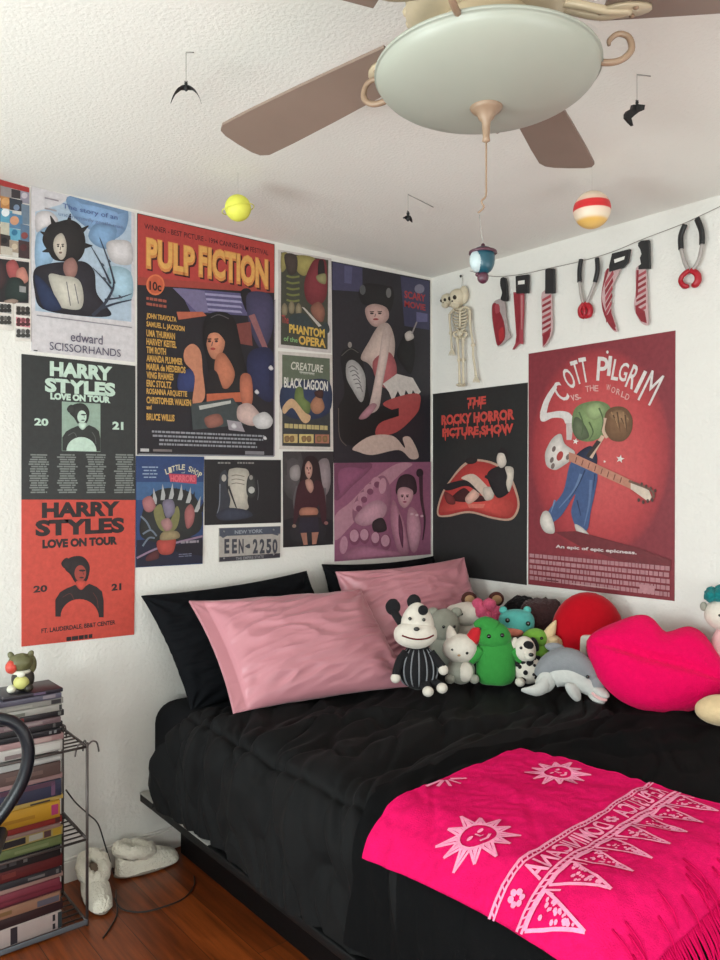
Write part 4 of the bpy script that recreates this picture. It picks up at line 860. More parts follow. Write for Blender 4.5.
# ---- pillows
def pillow(name, label, cen, right, up, w, h, t, m, parent=None, hem=0, seed=0, wr=1.0, sag=0):
    R_ = Vector(right).normalized(); U_ = Vector(up).normalized(); N_ = R_.cross(U_).normalized(); c = Vector(cen)
    rnd = random.Random(seed); ph = [rnd.uniform(0, 6) for _ in range(8)]
    def side(sgn):
        def fn(a, b):
            u, v = 2 * a - 1, 2 * b - 1
            x = w / 2 * u * (1 - .055 * (1 - v * v)); y = h / 2 * v * (1 - .07 * (1 - u * u))
            uu = u
            if hem and u < -1 + 2 * hem / w + .0: uu = -1
            un = u if not hem else max(-1, (u + 1 - 2 * hem / w) / (1 - hem / w) - 1)
            th = t / 2 * (max(0, 1 - abs(un) ** 2.3) * max(0, 1 - abs(v) ** 2.1)) ** .55 + .004
            e = min(1, th / (t * .22))
            # folds radiate from the corners and run across
            f = 0
            for i, (cu, cv) in enumerate([(-1, -1), (1, -1), (-1, 1), (1, 1)]):
                du, dv = (u - cu) * w, (v - cv) * h; r = math.hypot(du, dv); an = math.atan2(abs(dv), abs(du))
                f += .015 * math.sin(an * 9 + ph[i] + 3 * noise.noise(Vector((u * 2, v * 2, seed)))) * math.exp(-r / .20) * min(1, r / .05)
            q = noise.noise(Vector((u * 1.4 + seed, v * 1.8, .5))) * .8
            f += .0055 * (1 - abs(noise.noise(Vector((u * 1.6 + v * 2.2 + q, v * 5.5 - u * 2.0 + q, seed + 2.0)))) * 3) + .0022 * (1 - abs(noise.noise(Vector((u * 1.3 + v * 1.6 + q * 1.5, v * 6 - u * 3.0 + q, seed + 5.)))) * 4) + .0012 * noise.noise(Vector((u * 7 + v * 5, v * 17 - u * 8, seed + 9.)))
            th += f * e * wr
            y -= sag * h * (1 - v) * .5 * (1 - abs(u)) * .2
            return c + R_ * x + U_ * y + N_ * (sgn * th)
        return fn
    g1 = grid(side(1), 130, 100); g2 = grid(side(-1), 130, 100)
    nu, nv = 130, 100; e1 = [i for i in range(nu + 1)] + [(nu + 1) * j + nu for j in range(1, nv + 1)] + [(nu + 1) * nv + i for i in range(nu - 1, -1, -1)] + [(nu + 1) * j for j in range(nv - 1, 0, -1)]
    V = g1[0] + g2[0]; n1 = len(g1[0]); Fc = g1[1] + [tuple(n1 + i for i in reversed(q)) for q in g2[1]] + [(e1[i], e1[(i + 1) % len(e1)], n1 + e1[(i + 1) % len(e1)], n1 + e1[i]) for i in range(len(e1))]
    o = obj(name, (V, Fc), m, loc=cen); tag(o, label, 'pillow'); return o
pinksatin = mat('pink_satin', (192, 130, 140), .34, bump=.12, bscale=14, bdist=.006, sheen=.25, spec=.5, stretch=(1, 2.5, 1.5))
bp1 = pillow('pillow', 'black pillow leaning on the wall behind the front pink pillow', (-1.135, -.16, .812), (1, .0, .05), (-.28, .42, 1), .74, .46, .15, black_sheet, seed=3)
bp2 = pillow('pillow', 'black pillow leaning on the wall behind the rear pink pillow', (-.385, -.13, .83), (1, .0, -.01), (0, .34, 1), .68, .47, .14, black_sheet, seed=4)
pp1 = pillow('pillow', 'pink satin pillow nearest the wall posters, in front with open hem end', (-1.105, -.46, .822), (1, -.13, -.015), (0, .72, .75), .72, .455, .19, pinksatin, hem=.05, seed=5, wr=1.15)
pp2 = pillow('pillow', 'pink satin pillow behind the black-eared white plush', (-.44, -.355, .852), (1, -.10, .03), (0, .42, 1), .70, .44, .17, pinksatin, seed=8, wr=1.1)
# ================================================================== PLUSH TOYS ON THE BED
def fur(name, col, b=.6, sc=260, d=.003, sh=.35, var=.12): return mat('plush_' + name, col, .95, bump=b, bscale=sc, bdist=d, sheen=sh, spec=.1, var=var, vscale=60)
f_black = fur('black', (34, 33, 35), sh=.2); f_white = fur('white', (214, 206, 194)); f_grey = fur('grey_green', (150, 150, 138)); f_green = fur('green', (56, 138, 62)); f_lime = fur('lime', (116, 168, 66))
f_teal = fur('teal', (86, 168, 160)); f_brown = fur('brown', (82, 48, 42)); f_dbrown = fur('dark_brown', (66, 46, 46), 1.0, 110, .008); f_dgrey = fur('steel_grey', (132, 134, 138)); f_lgrey = fur('light_grey', (190, 190, 186))
f_red = fur('red', (178, 14, 30), .35); f_pink = fur('rose', (206, 88, 120), .9, 120, .008); f_cream = fur('cream', (212, 186, 146)); f_tan = fur('tan', (176, 140, 104)); f_skin = fur('pale_pink', (224, 178, 178)); f_redknit = fur('red_knit', (190, 40, 48)); f_hot = fur('hot_pink', (226, 6, 86), .8, 160, .006, .12, .10)
eye = mat('black_bead', (10, 10, 11), .12, spec=.8)
HD = -.68   # heading that faces the photographer
def toy(name, label, px, py, z, dep=None, hd=HD, cat='soft toy', group=None):
    p = on_z(px, py, z) if dep is None else atd(px, py, dep)
    d = (p - CAM).dot(VW)
    t = thing(name, label, cat, (p.x, p.y, z if dep is None else p.z), hd, group)
    return t, d / F        # metres per pixel at its depth
ZB = .668
def L(t, name, g, m): return obj(name, g, m, t, local=True)
def eyes(t, s, pts, r=.006):
    for x, y, z in pts: L(t, 'eye', ell((x, y, z), r, n=12, m=8), eye)
# black-and-white soft toy in front of the rear pink pillow (plain face)
t, s = toy('soft_toy', 'white-headed soft toy with round black ears and grey-striped black body', 418, 690, ZB)
L(t, 'body', ell((0, .0, 24 * s), (20 * s, 15 * s, 23 * s), taper=.12, lump=.05), f_black)
for k in range(7):
    a = -1.2 + k * .4; pts = [Vector((math.sin(a) * 20.3 * s * math.cos(ph) * (1 - .12 * math.sin(ph)), -15.3 * s * math.cos(a) * math.cos(ph) * (1 - .12 * math.sin(ph)), 24 * s + 23.2 * s * math.sin(ph))) for ph in [-.9 + i * .2 for i in range(10)]]
    L(t, 'stripe', tube([p * 1.0 for p in pts], [.3 * s] + [1.0 * s] * 8 + [.3 * s], 6, flat=.6), f_dgrey)
L(t, 'head', [ell((-1 * s, -2 * s, 66 * s), (17 * s, 14 * s, 22 * s), taper=.18), ell((-3 * s, -7 * s, 57 * s), (22 * s, 14 * s, 14 * s), lump=.04)], f_white)
for x, z, k, r in [(-25, 83, -.5, 7.5), (-4, 88, .35, 7)]:
    e = L(t, 'ear', [ell((x * s, 1 * s, z * s), (r * s, 3.5 * s, r * 1.1 * s), lump=.05), tube([(x * s, 1 * s, (z - 2) * s), ((x * .8 - 1) * s, 1 * s, (z - 10) * s), ((x * .55 - 2) * s, 0, (z - 17) * s)], [4 * s, 4 * s, 4.5 * s], 10, k=4)], f_black)
L(t, 'eye_patch', ell((4 * s, -13 * s, 82 * s), (5 * s, 3 * s, 5 * s)), f_black)
eyes(t, s, [(-9 * s, -15 * s, 74 * s), (4.5 * s, -15.5 * s, 73 * s)], 1.8 * s); L(t, 'nose', ell((-3 * s, -21 * s, 65 * s), (3 * s, 2 * s, 2 * s)), eye)
L(t, 'mouth', tube([(-17 * s, -17.5 * s, 58 * s), (-10 * s, -20 * s, 56 * s), (-2 * s, -21.3 * s, 55 * s), (7 * s, -20 * s, 55.6 * s), (14 * s, -16 * s, 58 * s)], .9 * s, 6, k=4), fur('maroon', (96, 22, 30)))
for sx, hx, hz in [(-1, -23, 17), (1, 24, 25)]:
    a = L(t, 'arm', tube([(sx * 12 * s, -4 * s, 38 * s), (sx * 19 * s, -8 * s, 30 * s), (hx * s, -11 * s, hz * s)], [5 * s, 4.5 * s, 4 * s], 10, k=4), f_black); L(t, 'paw', ell((hx * s, -12 * s, (hz - 2) * s), (5 * s, 5 * s, 5 * s)), f_white)
for fx, fy, fz in [(8, -20, 4.5), (22, -17, 7)]:
    L(t, 'leg', tube([(fx * .5 * s, -4 * s, 10 * s), (fx * .9 * s, fy * .7 * s, 7 * s), (fx * s, fy * s, fz * s)], [6 * s, 5 * s, 4.5 * s], 10, k=4), f_black); L(t, 'foot', ell((fx * s, (fy - 2) * s, fz * s), (5.5 * s, 6 * s, 5 * s)), f_white)
# grey toy behind
t, s = toy('soft_toy', 'plain grey-green soft toy squeezed between two white-faced toys', 447, 676, ZB - .005)
t.location += Vector((.05, .06, 0))
L(t, 'body', ell((0, 0, 22 * s), (16 * s, 13 * s, 22 * s)), f_grey); L(t, 'head', ell((-1 * s, -1 * s, 46 * s), (16 * s, 13 * s, 18 * s), lump=.05), f_grey); eyes(t, s, [(-3 * s, -14 * s, 48 * s), (8 * s, -12 * s, 48 * s)], 1.6 * s)
for sx in (-1, 1): L(t, 'ear', ell((sx * 12 * s, 2 * s, 60 * s), (6 * s, 4 * s, 5 * s)), f_grey)
# white and grey toy with one red ear
t, s = toy('soft_toy', 'small white-faced grey soft toy with one red knitted ear', 461, 683, ZB)
L(t, 'body', ell((0, 0, 13 * s), (14 * s, 12 * s, 14 * s)), f_grey); L(t, 'belly', ell((3 * s, -8 * s, 13 * s), (8 * s, 5 * s, 10 * s)), f_white); L(t, 'head', ell((-1 * s, -2 * s, 35 * s), (17.5 * s, 13 * s, 14.5 * s), lump=.04), f_white)
L(t, 'ear', ell((-10 * s, -1 * s, 49 * s), (5.5 * s, 4 * s, 9 * s), rot=(0, -.2, 0), taper=.4), f_white); L(t, 'knitted_ear', ell((12 * s, -3 * s, 46 * s), (7 * s, 5 * s, 11 * s), rot=(0, .5, 0), lump=.15), f_redknit)
eyes(t, s, [(-10 * s, -12 * s, 36 * s), (4 * s, -14 * s, 33 * s)], 1.5 * s); L(t, 'nose', ell((-4 * s, -15 * s, 31 * s), (1.6 * s, 1 * s, 1.1 * s)), f_tan)
for sx in (-1, 1): L(t, 'paw', ell((sx * 12 * s, -8 * s, 6 * s), (5 * s, 5.5 * s, 4.5 * s)), f_grey)
# green toy
t, s = toy('soft_toy', 'plain green sack-shaped soft toy with a pointed bent head', 496, 683, ZB)
L(t, 'body', ell((0, 0, 22 * s), (20 * s, 13 * s, 25 * s), power=.6, taper=.06, flat=.9, lump=.04), f_green)
L(t, 'head', [ell((-2 * s, -1 * s, 48 * s), (17 * s, 12 * s, 14 * s), taper=.2, lump=.04), tube([(-4 * s, 0, 54 * s), (-12 * s, 0, 60 * s), (-22 * s, 0, 58 * s)], [11 * s, 7 * s, 2 * s], 12, k=4)], f_green)
for sx in (-1, 1): L(t, 'arm', tube([(sx * 16 * s, -2 * s, 34 * s), (sx * 24 * s, -4 * s, 26 * s), (sx * 27 * s, -5 * s, 22 * s)], [7 * s, 6 * s, 4 * s], 10, k=4), f_green)
eyes(t, s, [(-9 * s, -11.5 * s, 49 * s), (4 * s, -11.5 * s, 50 * s)], 2.2 * s)
# white toy with rose curls, lying behind
t, s = toy('soft_toy', 'white soft toy with fluffy rose-pink curls behind the grey one', 474, 624, 0, 3.16)
t.location.z = ZB; H = (480 - 624) * s + 1.425 - ZB
H = max(.02, H)
L(t, 'body', ell((-4 * s, 2 * s, H * .5 + .01), (20 * s, 12 * s, H * .5 + .01)), f_white); L(t, 'head', ell((-8 * s, 0, H + 10 * s), (18 * s, 13 * s, 12 * s), lump=.08), f_white)
L(t, 'muzzle', ell((-19 * s, -3 * s, H + 12 * s), (10 * s, 8 * s, 8 * s)), f_white)
L(t, 'curls', [ell((x * s, y * s, H + z * s), r * s, lump=.2, n=14, m=9) for x, y, z, r in [(6, -8, 14, 7), (14, -7, 20, 7), (20, -5, 13, 7), (12, -9, 8, 7), (22, -3, 4, 6), (3, -6, 21, 6), (18, -8, 8, 6)]], f_pink)
eyes(t, s, [(-14 * s, -12 * s, H + 12 * s)], 1.5 * s)
# brown bear with two round ears at the back
t, s = toy('teddy_bear', 'brown teddy bear, only round ears and brow showing above white toy', 482, 640, 0, 3.31); t.location.z = ZB; H = 1.425 - ZB - 160 * s
L(t, 'body', ell((0, 0, H * .5), (22 * s, 15 * s, H * .5)), f_brown); L(t, 'head', ell((0, -2 * s, H + 20 * s), (20 * s, 15 * s, 17 * s)), f_brown)
for x in (-13, 14):
    e = L(t, 'ear', ell((x * s, -1 * s, H + 41 * s), (8 * s, 4.5 * s, 7.5 * s)), f_brown); L(t, 'inner_ear', ell((x * s, -5 * s, H + 41 * s), (5 * s, 2 * s, 4.6 * s)), f_tan)
eyes(t, s, [(-7 * s, -16 * s, H + 24 * s), (7 * s, -16 * s, H + 24 * s)], 1.8 * s)
# black fluffy toy
t, s = toy('soft_toy', 'black fluffy soft toy behind the teal one', 522, 640, 0, 3.26); t.location.z = ZB; H = 1.425 - ZB - 160 * s
L(t, 'body', ell((0, 0, H * .5), (22 * s, 15 * s, H * .52 + .01)), f_black); L(t, 'head', ell((0, 0, H + 24 * s), (20 * s, 16 * s, 20 * s), lump=.15, ls=60), fur('black_long', (26, 24, 26), 1.0, 90, .01, .15))
# teal toy
t, s = toy('soft_toy', 'teal soft toy with bead eye and coral-pink mouth', 514, 640, 0, 3.03); t.location.z = ZB; H = 1.425 - ZB - 160 * s
L(t, 'body', ell((0, 2 * s, H * .5), (16 * s, 11 * s, H * .5 + .005)), f_teal); L(t, 'head', ell((2 * s, -2 * s, H + 18 * s), (18 * s, 13 * s, 13 * s), power=.8), f_teal)
L(t, 'mouth', ell((-4 * s, -12 * s, H + 10 * s), (11 * s, 4.5 * s, 4.5 * s), power=.8), fur('coral', (200, 118, 100))); eyes(t, s, [(11 * s, -14 * s, H + 19 * s), (-9 * s, -13 * s, H + 22 * s)], 2.4 * s)
for x in (-11, 13): L(t, 'ear', ell((x * s, -1 * s, H + 30 * s), (4 * s, 3 * s, 4 * s)), f_teal)
# dark brown faux fur cushion
t, s = toy('fur_cushion', 'dark brown shaggy fur cushion against the wall, behind red plush', 549, 640, 0, 3.17, cat='cushion'); t.location.z = ZB; H = 1.425 - ZB - 160 * s
t.location.x -= .05
L(t, 'cushion', ell((0, 0, (H + 42 * s) / 2), (22 * s, 14 * s, (H + 42 * s) / 2), power=.45, lump=.10, ls=60), f_dbrown)
# lime toy with cream ear
t, s = toy('soft_toy', 'lime green soft toy with a cream pointed ear, behind spotted puppy', 535, 668, 0, 2.95); t.location.z = ZB
L(t, 'body', ell((0, 0, 20 * s), (14 * s, 11 * s, 21 * s)), f_lime); L(t, 'head', ell((0, -1 * s, 40 * s), (13 * s, 10 * s, 10 * s)), f_lime); L(t, 'ear', ell((14 * s, -2 * s, 45 * s), (6 * s, 4.5 * s, 15 * s), rot=(0, .45, 0), taper=.55), f_cream); eyes(t, s, [(4 * s, -11 * s, 42 * s)], 1.6 * s)
# spotted puppy
t, s = toy('puppy_toy', 'small white puppy soft toy with black spots in front of lime toy', 527, 683, ZB); s *= 1.08
bd = L(t, 'body', ell((1 * s, 0, 13 * s), (13.5 * s, 11 * s, 13.5 * s)), f_white); hd_ = L(t, 'head', ell((-3 * s, -3 * s, 32 * s), (10.5 * s, 10 * s, 12 * s), taper=.1), f_white); L(t, 'muzzle', ell((0, -11 * s, 28 * s), (5.5 * s, 6 * s, 5 * s)), f_white); L(t, 'nose', ell((0, -17 * s, 30 * s), (2.4 * s, 1.6 * s, 1.8 * s)), eye)
rs = random.Random(3); sp = []
for k in range(26):
    a, ph = rs.uniform(-1.5, 1.5), rs.uniform(-.7, 1.1); r = rs.uniform(1.4, 3.0) * s
    c = Vector((1 * s + 13.4 * s * math.sin(a) * math.cos(ph), -10.9 * s * math.cos(a) * math.cos(ph), 13 * s + 13.4 * s * math.sin(ph))); sp.append(ell(c, (r, r * .8, r), n=8, m=6))
L(t, 'spots', sp, f_black); L(t, 'eye_patch', ell((-1 * s, -10 * s, 37 * s), (5 * s, 3.5 * s, 4 * s)), f_black); eyes(t, s, [(-8 * s, -11.5 * s, 35 * s)], 1.4 * s)
for sx in (-1, 1): L(t, 'ear', ell(((-3 + sx * 10) * s, -1 * s, 36 * s), (3.4 * s, 4 * s, 7 * s), rot=(0, sx * -.4, 0)), f_black if sx > 0 else f_white)
for sx in (-1, 1): L(t, 'paw', ell((sx * 9 * s, -12 * s, 4 * s), (4.4 * s, 6 * s, 4 * s)), f_white)
# dolphin
t, s = toy('dolphin_toy', 'grey dolphin soft toy with pale belly lying before the red plush', 573, 694, ZB); s *= .88
body = spline([(-36 * s, 4 * s, 16 * s), (-22 * s, 4 * s, 30 * s), (-4 * s, 0, 34 * s), (14 * s, -6 * s, 24 * s), (24 * s, -12 * s, 14 * s)], 6); n_ = len(body)
def rad(i, w0): q = i / (n_ - 1); return w0 * s * (math.sin(PI * min(1, q * .82 + .12)) ** .7)
L(t, 'body', [tube(body, [rad(i, 21) for i in range(n_)], 20, flat=.8), ell((22 * s, -12 * s, 16 * s), (12 * s, 11 * s, 12 * s))], f_dgrey)
L(t, 'belly', tube([p + Vector((-2 * s, -5 * s, -10 * s)) for p in body[6:]], [rad(i, 14) for i in range(6, n_)], 16), f_lgrey)
L(t, 'snout', [ell((24 * s, -22 * s, 9 * s), (8 * s, 12 * s, 4.5 * s), rot=(.35, 0, .5)), ell((20 * s, -22 * s, 2 * s), (8 * s, 11 * s, 4 * s), rot=(.35, 0, .5))], f_lgrey); L(t, 'mouth', ell((22 * s, -24 * s, 5 * s), (7 * s, 11 * s, 2 * s), rot=(.35, 0, .5)), f_skin)
L(t, 'fin', ell((-16 * s, 8 * s, 50 * s), (14 * s, 4 * s, 6 * s), rot=(0, .35, 0), taper=.3), f_dgrey); L(t, 'flipper', ell((-4 * s, -18 * s, 8 * s), (13 * s, 5 * s, 7 * s), rot=(0, .9, .3), taper=.3), f_lgrey)
L(t, 'tail', [tube([(-30 * s, -2 * s, 22 * s), (-36 * s, -10 * s, 12 * s), (-46 * s, -14 * s, 8 * s), (-62 * s, -16 * s, 9 * s)], [9 * s, 9 * s, 7 * s, 1.5 * s], 12, k=4, flat=.7), ell((-32 * s, -6 * s, 16 * s), (11 * s, 7 * s, 14 * s), rot=(0, .5, 0))], f_lgrey)
eyes(t, s, [(10 * s, -22 * s, 25 * s)], 2 * s)
# red round toy (plain)
t, s = toy('round_cushion_toy', 'big round red plush with white square patch and stubby tan arms', 587, 665, 0, 2.98); t.location.z = ZB; t.location.x = -.165
L(t, 'body', ell((0, 0, 43 * s), (36 * s, 25 * s, 41 * s)), f_red); L(t, 'patch', ell((-5 * s, -24.2 * s, 36 * s), (9.5 * s, 3 * s, 10 * s), power=.35, rot=(.1, 0, 0)), f_white)
for sx in (-1, 1): L(t, 'arm', tube([(sx * 28 * s, -8 * s, 38 * s), (sx * 32 * s, -20 * s, 33 * s), (sx * 28 * s, -26 * s, 38 * s)] if sx > 0 else [(-31 * s, -8 * s, 36 * s), (-37 * s, -14 * s, 36 * s), (-39 * s, -17 * s, 42 * s)], [6 * s, 6 * s, 5 * s], 10, k=4), f_tan if sx > 0 else f_cream)
# lips cushion
t = thing('lips_cushion', 'hot pink fuzzy cushion shaped like a pair of lips', 'cushion', (-.265, -1.365, .70), -1.05)
LW, LH = .475, .33
def lips(sg):
    def fn(a, b):
        u = 2 * a - 1; v = 2 * b - 1
        top = .5 * (max(0, 1 - abs(u) ** 2.1) ** .62) * (.86 + .20 * math.exp(-((abs(u) - .40) / .30) ** 2) - .17 * math.exp(-(u / .17) ** 2))
        bot = -.5 * (max(0, 1 - abs(u) ** 2.0) ** .7) * 1.02
        z = (top * (v if v > 0 else 0) + bot * (-v if v < 0 else 0)) if True else 0
        prof = math.sin(PI * min(1, abs(v) * .5 + .5)) if abs(v) < 1 else 0
        th = (1 - abs(v) ** 2.4) ** .55 * (1 - abs(u) ** 3) ** .5 if abs(u) < 1 and abs(v) < 1 else 0
        seam = .26 * math.exp(-(v / .13) ** 2) * (1 - abs(u) ** 4)
        y = -sg * .085 * th * (1 - (seam if sg > 0 else 0)) + (0 if True else 0)
        y += .004 * noise.noise(Vector((u * 5, v * 4, sg)))
        return Vector((u * LW / 2, y, z * LH + .012 * math.sin(u * 2.2)))
    return fn
M_ = Euler((-.5, .30, 0)).to_matrix(); t.location.z = .793
g1, g2 = grid(lips(1), 80, 48), grid(lips(-1), 80, 48)
L(t, 'cushion', [([M_ @ p for p in g1[0]], g1[1]), ([M_ @ p for p in g2[0]], [tuple(reversed(q)) for q in g2[1]])], f_hot)
# doll with teal curls at the frame edge
t, s = toy('soft_toy', 'pink soft toy with pale face and curly teal hair at the wall', 720, 690, 0, 2.65); t.location.z = ZB; t.location.x = -.085; t.location.y = -1.50; s *= .92
H = 1.425 - ZB - (640 - 480) * s
L(t, 'body', ell((4 * s, 0, H * .5), (16 * s, 13 * s, H * .52)), f_skin); L(t, 'head', ell((0, -3 * s, H + 14 * s), (18 * s, 15 * s, 17 * s)), f_white)
L(t, 'hair', [ell((x * s, y * s, H + z * s), r * s, lump=.25, n=14, m=9) for x, y, z, r in [(-12, -4, 34, 7), (-3, -6, 35, 8), (7, -5, 35, 8), (15, -3, 33, 7), (2, 4, 37, 8), (-8, 4, 36, 7), (18, 4, 30, 7)]], fur('teal_curls', (30, 122, 124), 1.0, 120, .008))
L(t, 'ear', ell((-18 * s, 0, H + 22 * s), (4 * s, 3 * s, 5 * s)), f_grey); eyes(t, s, [(4 * s, -18 * s, H + 15 * s), (-8 * s, -16 * s, H + 15 * s)], 1.5 * s)
L(t, 'mouth', tube([(-2 * s, -19 * s, H + 8 * s), (4 * s, -19 * s, H + 9 * s), (10 * s, -17 * s, H + 10 * s)], .7 * s, 5, k=3), fur('maroon', (96, 22, 30)))
# rose toy behind the lips
t, s = toy('soft_toy', 'dusky rose soft toy, only its top showing over the pink lips', 676, 660, 0, 2.86); t.location.z = ZB; t.location.x = -.10; H = 1.425 - ZB - 152 * s
L(t, 'body', ell((0, 0, H * .5), (20 * s, 12 * s, H * .5)), fur('dusky', (168, 82, 100))); 
for x in (-14, 13): L(t, 'ear', ell((x * s, 0, H - 3 * s), (5 * s, 3 * s, 4 * s)), fur('dusky', (168, 82, 100)))
# cream toy under the lips at the frame edge
t, s = toy('soft_toy', 'cream soft toy lying at the frame edge below the pink lips', 722, 724, ZB)
L(t, 'body', ell((0, 0, 14 * s), (26 * s, 18 * s, 15 * s), lump=.05), f_cream); L(t, 'head', ell((24 * s, -2 * s, 18 * s), (15 * s, 14 * s, 15 * s)), f_cream); eyes(t, s, [(24 * s, -16 * s, 22 * s)], 1.6 * s)
for x in (16, 32): L(t, 'ear', ell((x * s, 2 * s, 32 * s), (5 * s, 3 * s, 6 * s)), f_cream)
# ================================================================== CEILING FAN
brass = mat('antique_cream_metal', (186, 168, 140), .42, metal=.1, bump=.1, bscale=40, var=.15, vscale=30)
tanm = mat('tan_metal', (146, 120, 98), .45, metal=.1)
glassm = mat('frosted_alabaster_glass', (160, 162, 150), .4, var=.05, vscale=9, spec=.5)
bladem = mat('fan_blade_laminate', (132, 112, 100), .5, bump=.05, bscale=30, var=.08, vscale=12)
FC = Vector((-1.698, -1.868, 0))
fan = thing('ceiling_fan', 'cream metal ceiling fan with frosted glass bowl light and five blades', 'ceiling fan', (FC.x, FC.y, CEIL))
def fz(prof): return lathe([(r, z) for r, z in prof], (FC.x, FC.y, 0), 48)
obj('canopy', fz([(.001, 2.44), (.085, 2.4395), (.088, 2.42), (.07, 2.395), (.04, 2.38), (.03, 2.37)]), brass, fan)
obj('motor_housing', fz([(.001, 2.385), (.06, 2.385), (.10, 2.375), (.128, 2.35), (.132, 2.30), (.128, 2.275), (.142, 2.268), (.142, 2.25), (.128, 2.238), (.11, 2.233), (.001, 2.231)]), brass, fan)
fl = []
for k in range(24):
    t = 2 * PI * k / 24; fl.append(ell((FC.x + .134 * math.cos(t), FC.y + .138 * math.sin(t), 2.259), (.012, .012, .009), n=10, m=6))
obj('motor_trim', fl, brass, fan)
obj('switch_housing', fz([(.001, 2.236), (.075, 2.235), (.082, 2.225), (.078, 2.205), (.09, 2.196), (.09, 2.186), (.06, 2.18), (.001, 2.178)]), brass, fan)
for k in range(5):
    a = math.radians(96.5 + 72 * k); ca, sa = math.cos(a), math.sin(a); pit = math.radians(11)
    def BP(r, w, z=0): # r along the blade, w across, pitched
        return Vector((FC.x + ca * r - sa * w * math.cos(pit), FC.y + sa * r + ca * w * math.cos(pit), 2.238 + w * math.sin(pit) + z))
    out = []
    for r, w in [(.20, .050), (.30, .056), (.45, .064), (.60, .070), (.69, .071), (.712, .060), (.720, .040), (.722, .0)]: out.append((r, w))
    out = out + [(r, -w) for r, w in reversed(out[:-1])]
    n_ = len(out); V = [BP(r, w, .003) for r, w in out] + [BP(r, w, -.003) for r, w in out]
    Fc = [tuple(range(n_)), tuple(range(2 * n_ - 1, n_ - 1, -1))] + [(i, (i + 1) % n_, n_ + (i + 1) % n_, n_ + i) for i in range(n_)]
    b = obj('blade', (V, Fc), bladem, fan, smooth=False)
    iron = [tube([BP(.10, .0, .022), BP(.15, .014, .006), BP(.20, .012, -.008), BP(.245, 0, -.008)], [.009, .008, .008, .007], 8, k=4), tube([BP(.10, .0, .022), BP(.15, -.014, .006), BP(.20, -.012, -.008), BP(.245, 0, -.008)], [.009, .008, .008, .007], 8, k=4)]
    pl_ = [BP(.235 + .045 * math.cos(t), .030 * math.sin(t), -.0035) for t in [i * PI / 8 for i in range(16)]]
    iron.append(slab(pl_, -.006, (0, 0, 1)))
    ir = obj('blade_iron', iron, brass, b)
    for q in (-.018, .018): obj('screw', ell(BP(.25, q, -.011), (.005, .005, .003), n=10, m=6), tanm, ir)
bz = 2.138; prof = []
for k in range(15):
    t = PI / 2 * k / 14; prof.append((.194 * math.cos(t) + .0005, bz - .058 * math.sin(t) ** 1.0))
inner = [(r * .975, z + .004) for r, z in reversed(prof)]
obj('bowl_shade', lathe([(.194, bz + .006), (.197, bz + .004), (.197, bz - .002)] + prof + inner + [(.190, bz + .006)], (FC.x, FC.y, 0), 72), glassm, fan)
obj('finial', lathe([(.0005, 2.090), (.026, 2.088), (.03, 2.082), (.024, 2.074), (.017, 2.070), (.014, 2.062), (.008, 2.056), (.006, 2.030), (.007, 2.022), (.0005, 2.018)], (FC.x, FC.y, 0), 28), tanm, fan)
AR = math.atan2(RT.y, RT.x)
for d in (-12, 75, 152, 248):
    a = AR + math.radians(d); ca, sa = math.cos(a), math.sin(a)
    def RP(r, z): return Vector((FC.x + ca * r, FC.y + sa * r, z))
    pts = [RP(.085, 2.185), RP(.12, 2.172), RP(.16, 2.152), RP(.198, 2.138), RP(.226, 2.139), RP(.243, 2.154), RP(.239, 2.176), RP(.222, 2.184), RP(.208, 2.175), RP(.207, 2.166)]
    obj('scroll_arm', tube(pts, [.006, .006, .006, .006, .006, .006, .0055, .005, .0045, .003], 8, k=5), tanm, fan)
ch = []
z = 2.018
cx, cy = FC.x, FC.y
pc = [(cx, cy, 2.02), (cx, cy, 1.95), (cx - .001, cy, 1.925), (cx - .008, cy + .004, 1.915), (cx - .004, cy + .002, 1.905), (cx - .012, cy + .008, 1.895)]
obj('pull_chain', tube(pc, .0018, 6, k=4), tanm, fan)
# ornament hung on the chain
orn = thing('hanging_ornament', 'tiny teal ornament with pale front and maroon cap hanging from the fan chain', 'ornament', (cx - .004, cy + .004, 1.79), -.69 - .5)
oz = 1.79
obj('thread', tube([(-.008, .004, .105), (-.004, .002, .075), (0, 0, .052)], .0006, 5), mat('thread', (150, 146, 140), .7), orn, local=True)
obj('body', ell((0, 0, .022), (.021, .020, .024), power=.8, taper=-.08), mat('teal_enamel', (18, 66, 80), .35), orn, local=True)
obj('pale_front', ell((-.006, -.007, .021), (.0155, .0155, .021)), mat('pale_enamel', (160, 172, 174), .45), orn, local=True)
obj('cap', [lathe([(.0005, .052), (.003, .051), (.004, .046), (.012, .043), (.024, .038), (.025, .034), (.0005, .036)], (0, 0, 0), 24)], mat('maroon_enamel', (72, 34, 48), .4), orn, local=True)
obj('tassel', [ell((.0, 0, -.008), (.010, .010, .011)), ell((-.008, -.006, -.003), (.004, .004, .004))], mat('maroon_enamel', (72, 34, 48), .4), orn, local=True)
